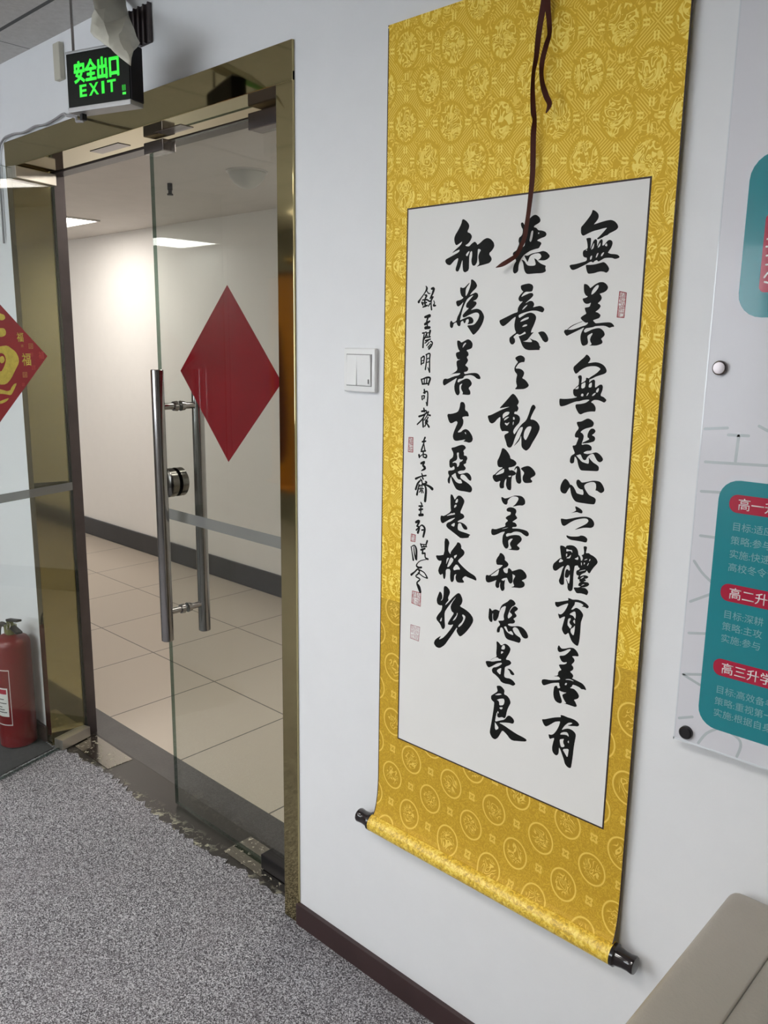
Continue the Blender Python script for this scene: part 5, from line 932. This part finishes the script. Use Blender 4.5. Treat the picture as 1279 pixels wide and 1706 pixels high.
# crumpled sheet hung in front of the air vent: (u, v) on the flat sheet, then the place of that point
random.seed(3)
SHEET = [(152, -12, -2.0564, -0.1141, 2.3201), (180, -14, -2.0869, -0.051, 2.3485), (209, -2, -2.0916, 0.0001, 2.3476), (213, 25, -2.0417, -0.0249, 2.2913), (223, 50, -1.9277, -0.0789, 2.2173), (233, 73, -1.8157, -0.133, 2.1496), (222, 85, -1.737, -0.1984, 2.1022), (218, 110, -1.7118, -0.221, 2.062), (201, 97, -1.7401, -0.2278, 2.0814), (184, 82, -1.7788, -0.2288, 2.1071), (166, 68, -1.8739, -0.2003, 2.1515), (151, 55, -1.9723, -0.1674, 2.1978), (153, 38, -1.994, -0.151, 2.2291), (157, 15, -2.025, -0.1257, 2.2734), (175, 15, -2.0259, -0.0964, 2.2816), (195, 12, -2.0546, -0.0467, 2.3062), (172, 38, -1.954, -0.1437, 2.2219), (192, 35, -2.0033, -0.0834, 2.2531), (206, 45, -1.8976, -0.1238, 2.2054), (180, 62, -1.8213, -0.2089, 2.1453), (198, 60, -1.8041, -0.1922, 2.1483), (214, 65, -1.7875, -0.1785, 2.142), (205, 82, -1.7489, -0.2159, 2.104), (214, 92, -1.7287, -0.2155, 2.088), (168, 52, -1.9051, -0.1785, 2.1839)]
def sheet_point(u, v):
    acc, ws = Vector((0, 0, 0)), 0.0
    for p in SHEET:
        w = 1.0 / (((u - p[0]) ** 2 + (v - p[1]) ** 2) ** 1.5 + 1e-6)
        # local first-order spread keeps the sheet from bunching at its pins
        acc += w * Vector(p[2:]); ws += w
    return acc / ws
sv = [Vector((p[0], p[1])) for p in SHEET]
se = [(i, (i + 1) % 14) for i in range(14)]
tv, te, tf, *_ = delaunay_2d_cdt(sv, se, [list(range(14))], 1, 1e-6)
b = BM(); pv = [b.verts.new(sheet_point(q.x, q.y)) for q in tv]
for f in tf: b.faces.new([pv[i] for i in f])
bmesh.ops.subdivide_edges(b, edges=list(b.edges), cuts=1)
for v in b.verts: v.co += Vector((random.uniform(-1, 1), random.uniform(-1, 1), random.uniform(-1, 1))) * 0.0018
sh = obj('paper_sheet', b, M['sheet'], None, (-2.06, -0.08, 2.343), smooth=25)
sh.modifiers.new('thickness', 'SOLIDIFY').thickness = 0.0012
tag(sh, 'crumpled cream sheet hanging from the ceiling over the exit sign corner', 'paper sheet')

# air vent grille on the wall
vt = thing('air_vent', (-2.04, 0, 2.26), 'small dark slatted air vent high on the wall above the door', 'air vent')
VX0, VX1, VZ0, VZ1 = -2.105, -1.972, 2.219, 2.310
b = BM(); box(b, (VX0, -0.004, VZ0), (VX1, 0.0, VZ1)); obj('recess', b, M['vent_dark'], vt)
nsl = 6
for i in range(nsl + 1):
    x = VX0 + (VX1 - VX0) * i / nsl
    b = BM(); box(b, (x - 0.0022, -0.012, VZ0 + 0.001), (x + 0.0022, -0.003, VZ1 - 0.001)); obj('slat', b, M['dark_stile'], vt)

# ================================================================== PAPER DIAMONDS ON THE GLASS
def diamond_poly(pts, y0, y1):
    b = BM(); fill2d(b, [pts], lambda u, v, d: Vector((u, y0 + d, v)), y1 - y0); return b
dp = [(-1.826, 1.632), (-2.056, 1.403), (-1.838, 1.163), (-1.609, 1.388)]
tag(obj('paper_diamond', diamond_poly(dp, GY1 + 0.0003, GY1 + 0.0012), M['red_paper'], None, (-1.83, GY1, 1.40)), 'plain red back of a paper diamond stuck behind the closed glass door', 'door poster')

YF = 0.0067
fu = thing('paper_diamond', tuple(leaf(0.272, 1.42, YF)), 'red and gold good fortune paper diamond on the open glass leaf', 'door poster')
def lf(u, v, d): return leaf(u, v, YF + d)
b = BM(); fill2d(b, [[(0.043, 1.430), (0.272, 1.648), (0.500, 1.430), (0.272, 1.196)]], lf, 0.0008); sheet_o = obj('red_sheet', b, M['red_print'], fu)
def lf2(u, v, d): return leaf(u, v, YF + 0.0008 + d)
G = [[[(0.216, 1.565), (0.201, 1.561), (0.198, 1.55), (0.209, 1.543), (0.225, 1.545), (0.262, 1.556), (0.262, 1.574), (0.235, 1.571)]],
     [[(0.222, 1.519), (0.205, 1.519), (0.199, 1.508), (0.203, 1.496), (0.222, 1.49), (0.240, 1.500), (0.240, 1.514)]],
     [[(0.220, 1.463), (0.199, 1.465), (0.182, 1.454), (0.169, 1.445), (0.159, 1.427), (0.159, 1.409), (0.174, 1.388), (0.194, 1.358), (0.214, 1.341), (0.240, 1.341), (0.262, 1.360), (0.275, 1.395), (0.272, 1.430), (0.255, 1.455)],
      [(0.224, 1.442), (0.212, 1.436), (0.207, 1.419), (0.216, 1.398), (0.230, 1.380), (0.245, 1.392), (0.250, 1.415), (0.242, 1.435)]],
     [[(0.226, 1.431), (0.216, 1.431), (0.212, 1.419), (0.218, 1.41), (0.228, 1.408), (0.234, 1.420)]],
     [[(0.172, 1.344), (0.185, 1.341), (0.197, 1.328), (0.199, 1.322), (0.212, 1.319), (0.226, 1.323), (0.250, 1.330), (0.268, 1.326), (0.260, 1.310), (0.234, 1.312), (0.216, 1.309), (0.199, 1.305), (0.190, 1.316)]],
     [[(0.236, 1.290), (0.221, 1.294), (0.206, 1.297), (0.218, 1.286), (0.240, 1.279), (0.256, 1.284)]],
     [[(0.300, 1.560), (0.316, 1.568), (0.330, 1.552), (0.318, 1.538)]],
     [[(0.292, 1.500), (0.345, 1.508), (0.352, 1.490), (0.326, 1.452), (0.330, 1.300), (0.314, 1.290), (0.310, 1.440), (0.290, 1.420), (0.286, 1.434), (0.316, 1.484), (0.294, 1.482)]]]
b = BM()
for lps in G: fill2d(b, [chaikin(l) for l in lps], lf2, 0.0003)
obj('gold_character', b, M['gold_print'], fu)
def small_fu(u, z, size, mt):
    b = BM(); merge(b, text_bm('福', lambda x, v, d: lf2(u + size / 2 - x, z - size * 0.55 + v, d), width=size, height=size * 1.15, bold=0.012, depth=0.0003))
    obj('small_character', b, M[mt], sheet_o)
for u, z, s_, mt in ((0.148, 1.491, 0.026, 'gold_print'), (0.129, 1.419, 0.036, 'gold_print'), (0.069, 1.433, 0.022, 'print_faint')): small_fu(u, z, s_, mt)
for u, z, s_, mt in ((0.108, 1.463, 0.017, 'gold_dark'), (0.107, 1.436, 0.012, 'print_faint'), (0.103, 1.393, 0.014, 'print_faint'), (0.139, 1.370, 0.017, 'gold_dark'), (0.148, 1.338, 0.010, 'print_faint'), (0.142, 1.464, 0.008, 'gold_dark')):
    b = BM(); h = s_ / 2; w = s_ * 0.1
    for lo, hi in (((-h, -h), (h, -h + w)), ((-h, h - w), (h, h)), ((-h, -h), (-h + w, h)), ((h - w, -h), (h, h)), ((-h * .5, -h * .6), (-h * .2, h * .6)), ((h * .1, -h * .6), (h * .5, -h * .2)), ((h * .1, h * .1), (h * .5, h * .5))):
        box(b, (u + lo[0], YF + 0.0007, z + lo[1]), (u + hi[0], YF + 0.0011, z + hi[1]), xf=leaf_xf)
    obj('printed_stamp', b, M[mt], sheet_o)

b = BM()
fill2d(b, [[(-2.852, -0.014), (-2.795, -0.014), (-2.664, -0.49), (-2.70, -0.62), (-3.60, -0.62), (-3.60, -0.014)]], lambda u, v, d: Vector((u, v, 0.0042 + d)), 0.0028)  # flat dark grey sheet laid over the carpet behind the open leaf
tag(obj('dark_floor_area', b, M['floor_dark'], None, (-3.1, -0.3, 0.0042)), 'dark grey floor area under the fire extinguisher behind the open leaf', 'floor mat')
# ================================================================== FIRE EXTINGUISHER
EX, EY, ER = -2.935, -0.078, 0.064
ex = thing('fire_extinguisher', (EX, EY, 0.007), 'red fire extinguisher standing on the floor behind the open glass leaf', 'fire extinguisher')
b = BM(); lathe(b, (EX, EY, 0.007), (0, 0, 1), [(0, 0.056), (0.006, ER), (0.385, ER), (0.400, 0.0615), (0.411, 0.054), (0.419, 0.038), (0.424, 0.020)], 40); obj('cylinder', b, M['red_can'], ex, smooth=40)
b = BM(); lathe(b, (EX, EY, 0.424), (0, 0, 1), [(0, 0.017), (0.012, 0.017), (0.013, 0.022), (0.040, 0.022), (0.044, 0.012), (0.056, 0.012)], 24)
va = obj('valve', b, M['valve_green'], ex, smooth=35)
b = BM(); box(b, (EX - 0.012, EY - 0.012, 0.462), (EX + 0.075, EY + 0.012, 0.470), 0.002); 
for v in b.verts: v.co.z += max(0, v.co.x - EX) * -0.18
obj('carrying_handle', b, M['black_rubber'], va)
b = BM(); box(b, (EX - 0.014, EY - 0.010, 0.478), (EX + 0.080, EY + 0.010, 0.486), 0.002)
for v in b.verts: v.co.z += max(0, v.co.x - EX) * 0.22
obj('squeeze_lever', b, M['black_rubber'], va)
b = BM(); tube(b, [(EX + 0.045 + 0.013 * math.cos(R(i * 24)), EY - 0.024 + 0.004 * math.sin(R(i * 24)), 0.476 + 0.011 * math.sin(R(i * 24))) for i in range(16)], 0.0016, 8); obj('pull_ring', b, M['chrome'], va, smooth=60)
b = BM(); tube(b, smooth_path([(EX - 0.018, EY, 0.452), (EX - 0.06, EY - 0.01, 0.455), (EX - 0.085, EY - 0.012, 0.40), (EX - 0.080, EY - 0.012, 0.25), (EX - 0.076, EY - 0.012, 0.14)], 8), 0.009, 12); obj('hose', b, M['black_rubber'], ex, smooth=60)
def can_patch(name, a0, a1, z0, z1, mt, parent, rad, thick=0.0006):
    b = BM(); n = 16; rows = []
    for i in range(n + 1):
        a = R(a0 + (a1 - a0) * i / n); c = Vector((math.cos(a), math.sin(a), 0)); o_ = Vector((EX, EY, 0))
        rows.append([b.verts.new(o_ + c * r_ + Vector((0, 0, z))) for r_, z in ((rad, z0), (rad, z1), (rad + thick, z1), (rad + thick, z0))])
    for p, q in zip(rows, rows[1:]):
        for k in range(4): b.faces.new((p[k], p[(k + 1) % 4], q[(k + 1) % 4], q[k]))
    b.faces.new(rows[0]); b.faces.new(rows[-1][::-1])
    return obj(name, b, M[mt], parent)
lab = can_patch('label_sheet', -130, -37, 0.100, 0.315, 'label_white', ex, ER - 0.0002)
can_patch('label_field', -128, -39, 0.104, 0.311, 'red_can', lab, ER + 0.0004, 0.0003)
can_patch('label_panel', -122, -46, 0.135, 0.245, 'label_white', lab, ER + 0.0007, 0.0003)
can_patch('label_stripe', -118, -50, 0.222, 0.240, 'crimson', lab, ER + 0.0010, 0.0003)
for i, z in enumerate((0.150, 0.160, 0.170, 0.185, 0.200)):
    can_patch('label_print', -116, -52 - (i % 3) * 8, z, z + 0.003, 'black_rubber', lab, ER + 0.0010, 0.0003)

# ================================================================== ACRYLIC DISPLAY BOARD
BX0, BX1, BZ0, BZ1 = -0.4915, 0.76, 0.868, 2.10
BY = -0.0250
bd = thing('display_board', ((BX0 + BX1) / 2, BY, BZ0), 'clear acrylic notice board with teal and crimson panels right of the scroll', 'notice board')
b = BM(); box(b, (BX0, BY, BZ0), (BX1, BY + 0.005, BZ1), 0.0008); pan = obj('acrylic_panel', b, [M['board']], bd)
b = BM(); box(b, (BX0, BY - 0.0004, BZ0), (BX1, BY + 0.0054, BZ0 + 0.0028)); box(b, (BX0, BY - 0.0004, BZ0), (BX0 + 0.0018, BY + 0.0054, BZ1)); obj('polished_edge', b, M['board_edge'], bd)
def bmap(off): return lambda u, v, d: Vector((u, BY - off - d, v))
LINES = [[(-0.486, 1.368), (-0.453, 1.372)], [(-0.451, 1.362), (-0.422, 1.363)], [(-0.436, 1.362), (-0.437, 1.324)], [(-0.481, 1.319), (-0.391, 1.323)], [(-0.409, 1.378), (-0.396, 1.372)],
 [(-0.483, 1.274), (-0.454, 1.276)], [(-0.478, 1.206), (-0.452, 1.207)], [(-0.484, 1.165), (-0.47, 1.149), (-0.454, 1.137)], [(-0.484, 1.1), (-0.455, 1.118)], [(-0.482, 1.049), (-0.455, 1.055)], [(-0.485, 0.979), (-0.457, 0.97)], [(-0.484, 0.98), (-0.451, 0.989)], [(-0.485, 0.905), (-0.464, 0.914)], [(-0.451, 0.874), (-0.44, 0.894), (-0.424, 0.908)], [(-0.409, 0.91), (-0.391, 0.902), (-0.387, 0.891), (-0.391, 0.873)]]
for l in LINES:
    b = BM(); fill2d(b, [stroke_loop([(p[0], p[1], 0.0042) for p in l])], bmap(0.0), 0.0002)
    obj('printed_stroke', b, M['board_line'], pan)
def card(name, x0, z0, x1, z1, r, mt, parent, off, depth=0.0003):
    b = BM(); fill2d(b, [rrect(x0, z0, x1, z1, r)], bmap(off), depth); return obj(name, b, M[mt], parent)
c1 = card('teal_card', -0.4555, 1.529, 0.70, 1.748, 0.034, 'teal', bd, 0.0002)
card('crimson_field', -0.4285, 1.563, 0.66, 1.668, 0.008, 'crimson', c1, 0.0005)
b = BM()
for p in (((-0.4235, 1.634), (-0.412, 1.6345)), ((-0.424, 1.624), (-0.4125, 1.6235)), ((-0.4225, 1.612), (-0.411, 1.613)), ((-0.422, 1.600), (-0.410, 1.6005)), ((-0.4225, 1.583), (-0.417, 1.590), (-0.409, 1.587)), ((-0.4215, 1.577), (-0.411, 1.574))):
    fill2d(b, [stroke_loop([(q[0], q[1], 0.0024) for q in p])], bmap(0.0008), 0.0002)
obj('heading', b, M['board_text'], c1)
c2 = card('teal_card', -0.4560, 0.9060, 0.70, 1.2970, 0.030, 'teal', bd, 0.0002)
def line_text(body, x, z, h, pitch, mt, parent, bold=0.0):
    b = BM(); merge(b, text_bm(body, lambda u, v, d: bmap(0.0008)(x + u, z - 0.38 * h + v, d), size=h, bold=bold, depth=0.0002)); return obj('printed_line', b, M[mt], parent)
for z, head, rows in ((1.2625, '高一升学', [(1.2285, '目标:适应'), (1.2075, '策略:参与'), (1.1870, '实施:快速'), (1.1665, '高校冬令营')]),
                      (1.1270, '高二升学', [(1.0930, '目标:深耕'), (1.0740, '策略:主攻'), (1.0550, '实施:参与')]),
                      (1.0080, '高三升学', [(0.9720, '目标:高效备考'), (0.9530, '策略:重视第一'), (0.9340, '实施:根据自身')])):
    pill = card('crimson_heading', -0.4395, z - 0.0135, -0.20, z + 0.0135, 0.012, 'crimson', c2, 0.0005)
    line_text(head, -0.4275, z, 0.0190, 0, 'board_text', pill, 0.004)
    for rz, t_ in rows: line_text(t_, -0.4325, rz, 0.0140, 0, 'board_small', c2)
for x in (BX0 + 0.0205, BX1 - 0.0205):
    for z, mt in ((0.886, 'black_metal'), (1.458, 'chrome_dark'), (2.03, 'chrome_dark')):
        b = BM(); lathe(b, (x, -0.0006, z), (0, -1, 0), [(0, 0.0075), (0.0243, 0.0075), (0.0243, 0.0105), (0.0299, 0.0105), (0.0319, 0.0085), (0.0324, 0.0)], 28)
        obj('standoff_bolt', b, M[mt], bd, smooth=35)

# ================================================================== SOFA BY THE WALL
sf = thing('sofa', (0.35, -0.40, 0.004), 'grey beige leather sofa standing against the wall under the notice board', 'sofa')
AX0, AX1, AZ, AYB, AYF = -0.381, -0.290, 0.650, -0.012, -0.80
def slab(bm, lo, hi, bev, seg=4): box(bm, lo, hi, bev, seg)
b = BM(); slab(b, (AX0, AYF, 0.11), (AX1 + 0.055, AYB, AZ), 0.022, 5); arm = obj('armrest', b, M['leather'], sf, smooth=50)
b = BM(); tube(b, smooth_path([(AX1 + 0.006, AYB - 0.018, AZ + 0.0005), (AX1 + 0.003, -0.3, AZ + 0.0005), (AX1, AYF + 0.03, AZ + 0.0005)], 6), 0.0022, 8); obj('piping', b, M['seam'], arm, smooth=60)
b = BM(); slab(b, (1.02, AYF, 0.11), (1.166, AYB, AZ), 0.022, 5); arm2 = obj('armrest', b, M['leather'], sf, smooth=50)
b = BM(); slab(b, (AX1 + 0.056, AYF + 0.03, 0.11), (1.019, -0.20, 0.28), 0.015, 3); obj('seat_base', b, M['leather'], sf, smooth=50)
for x0, x1 in ((AX1 + 0.060, 0.386), (0.392, 1.016)):
    b = BM(); slab(b, (x0, AYF + 0.015, 0.281), (x1, -0.205, 0.430), 0.035, 5); obj('seat_cushion', b, M['leather'], sf, smooth=50)
b = BM(); slab(b, (AX1 + 0.057, -0.195, 0.11), (1.018, AYB, 0.64), 0.03, 5); obj('backrest', b, M['leather'], sf, smooth=50)
for x in (AX0 + 0.06, 1.10):
    for y in (AYF + 0.07, -0.08):
        b = BM(); lathe(b, (x, y, 0.004), (0, 0, 1), [(0, 0.016), (0.107, 0.024)], 20); obj('leg', b, M['sofa_leg'], sf, smooth=40)

# ================================================================== CEILING LIGHTS
def panel(x, y, z, mt, label, group=None, hw=0.295):
    t_ = thing('ceiling_light', (x, y, z), label, 'ceiling light', group)
    b = BM(); box(b, (x - hw + 0.014, y - hw + 0.014, z - 0.007), (x + hw - 0.014, y + hw - 0.014, z - 0.004)); obj('diffuser', b, M[mt], t_)
    b = BM(); e = hw
    for lo, hi in (((-e, -e), (e, -e + 0.014)), ((-e, e - 0.014), (e, e)), ((-e, -e + 0.014), (-e + 0.014, e - 0.014)), ((e - 0.014, -e + 0.014), (e, e - 0.014))):
        box(b, (x + lo[0], y + lo[1], z - 0.010), (x + hi[0], y + hi[1], z), 0.001)
    obj('frame', b, M['lamp_frame'], t_)
    return t_
panel(-5.175, 1.125, ZCH, 'panel_hall', 'square glowing ceiling panel in the corridor beyond the door', hw=0.30)
for x in (-7.4, -1.95, 0.5): panel(x, 0.93, ZCH, 'panel_hall', 'square glowing corridor ceiling panel out of sight beyond the door', 'corridor ceiling panels')
def recessed(x, y, z):
    t_ = thing('ceiling_light', (x, y, z), 'square recessed ceiling light of the carpeted room', 'ceiling light', 'room ceiling panels')
    b = BM(); box(b, (x - RH + 0.003, y - RH + 0.003, z + 0.095), (x + RH - 0.003, y + RH - 0.003, z + 0.100)); obj('diffuser', b, M['panel_room'], t_)
    b = BM(); e = RH + 0.012; i_ = RH - 0.002
    for lo, hi in (((-e, -e), (e, -i_)), ((-e, i_), (e, e)), ((-e, -i_), (-i_, i_)), ((i_, -i_), (e, i_))):
        box(b, (x + lo[0], y + lo[1], z - 0.004), (x + hi[0], y + hi[1], z), 0.0005)
    obj('frame', b, M['lamp_frame'], t_)
for cx, cy in ROOM_PANELS: recessed(cx, cy, ZC)
panel(-6.545, -2.826, ZC, 'panel_room', 'square glowing ceiling panel mirrored in the closed glass leaf')

# small fittings on the corridor ceiling
dl = thing('dome_lamp', (-3.0, 1.09, ZCH), 'unlit white glass bowl lamp on the corridor ceiling behind the closed glass leaf', 'ceiling lamp')
b = BM(); lathe(b, (-3.0, 1.09, ZCH), (0, 0, -1), [(0, 0.083), (0.006, 0.083), (0.008, 0.078), (0.030, 0.071), (0.050, 0.055), (0.064, 0.034), (0.070, 0.014), (0.071, 0.0)], 36); obj('glass_bowl', b, M['bowl'], dl, smooth=30)
b = BM(); cyl(b, (-3.0, 1.09, ZCH - 0.004), (-3.0, 1.09, ZCH), 0.090, 32); obj('ceiling_rose', b, M['lamp_frame'], dl, smooth=40)
sp = thing('sprinkler_head', (-3.5, 1.03, ZCH), 'tiny dark sprinkler head hanging from the corridor ceiling', 'sprinkler')
b = BM(); lathe(b, (-3.5, 1.03, ZCH), (0, 0, -1), [(0, 0.012), (0.030, 0.012), (0.031, 0.009), (0.046, 0.009), (0.047, 0.0)], 18); obj('nozzle', b, M['black_metal'], sp, smooth=40)
b = BM(); lathe(b, (-3.5, 1.03, ZCH - 0.050), (0, 0, -1), [(-0.004, 0.014), (0.003, 0.014), (0.004, 0.0)], 18); obj('deflector', b, M['black_metal'], sp, smooth=40)

# ================================================================== ORANGE SCROLL ON THE OPPOSITE WALL (seen as a reflection in the brass)
OY = YB + 0.012
osc = thing('hanging_scroll', (-5.36, YB, 0.27), 'orange silk hanging scroll mirrored in the right brass jamb', 'scroll')
b = BM(); box(b, (-5.66, OY - 0.001, 0.30), (-5.085, OY, 2.025)); obj('silk', b, M['pennant'], osc)
b = BM(); fill2d(b, [chaikin([(-5.60, 0.50), (-5.27, 0.48), (-5.20, 0.62), (-5.19, 1.0), (-5.26, 1.45), (-5.30, 1.65), (-5.60, 1.68)])], lambda u, v, d: Vector((u, OY + d, v)), 0.001); obj('painting', b, M['pennant_dark'], osc)
b = BM(); cyl(b, (-5.68, OY + 0.010, 2.03), (-5.065, OY + 0.010, 2.03), 0.010, 20); obj('top_rod', b, M['pennant_dark'], osc, smooth=40)
for z in (2.12,):
    b = BM(); lathe(b, (-5.12, YB, z), (0, 1, 0), [(0, 0.012), (0.03, 0.012), (0.032, 0.03), (0.045, 0.034), (0.058, 0.026), (0.062, 0.0)], 24); obj('hanging_knob', b, M['bright_brass'], osc, smooth=40)
b = BM(); cyl(b, (-5.67, OY + 0.020, 0.29), (-5.075, OY + 0.020, 0.29), 0.020, 24); obj('bottom_rod', b, M['pennant'], osc, smooth=40)
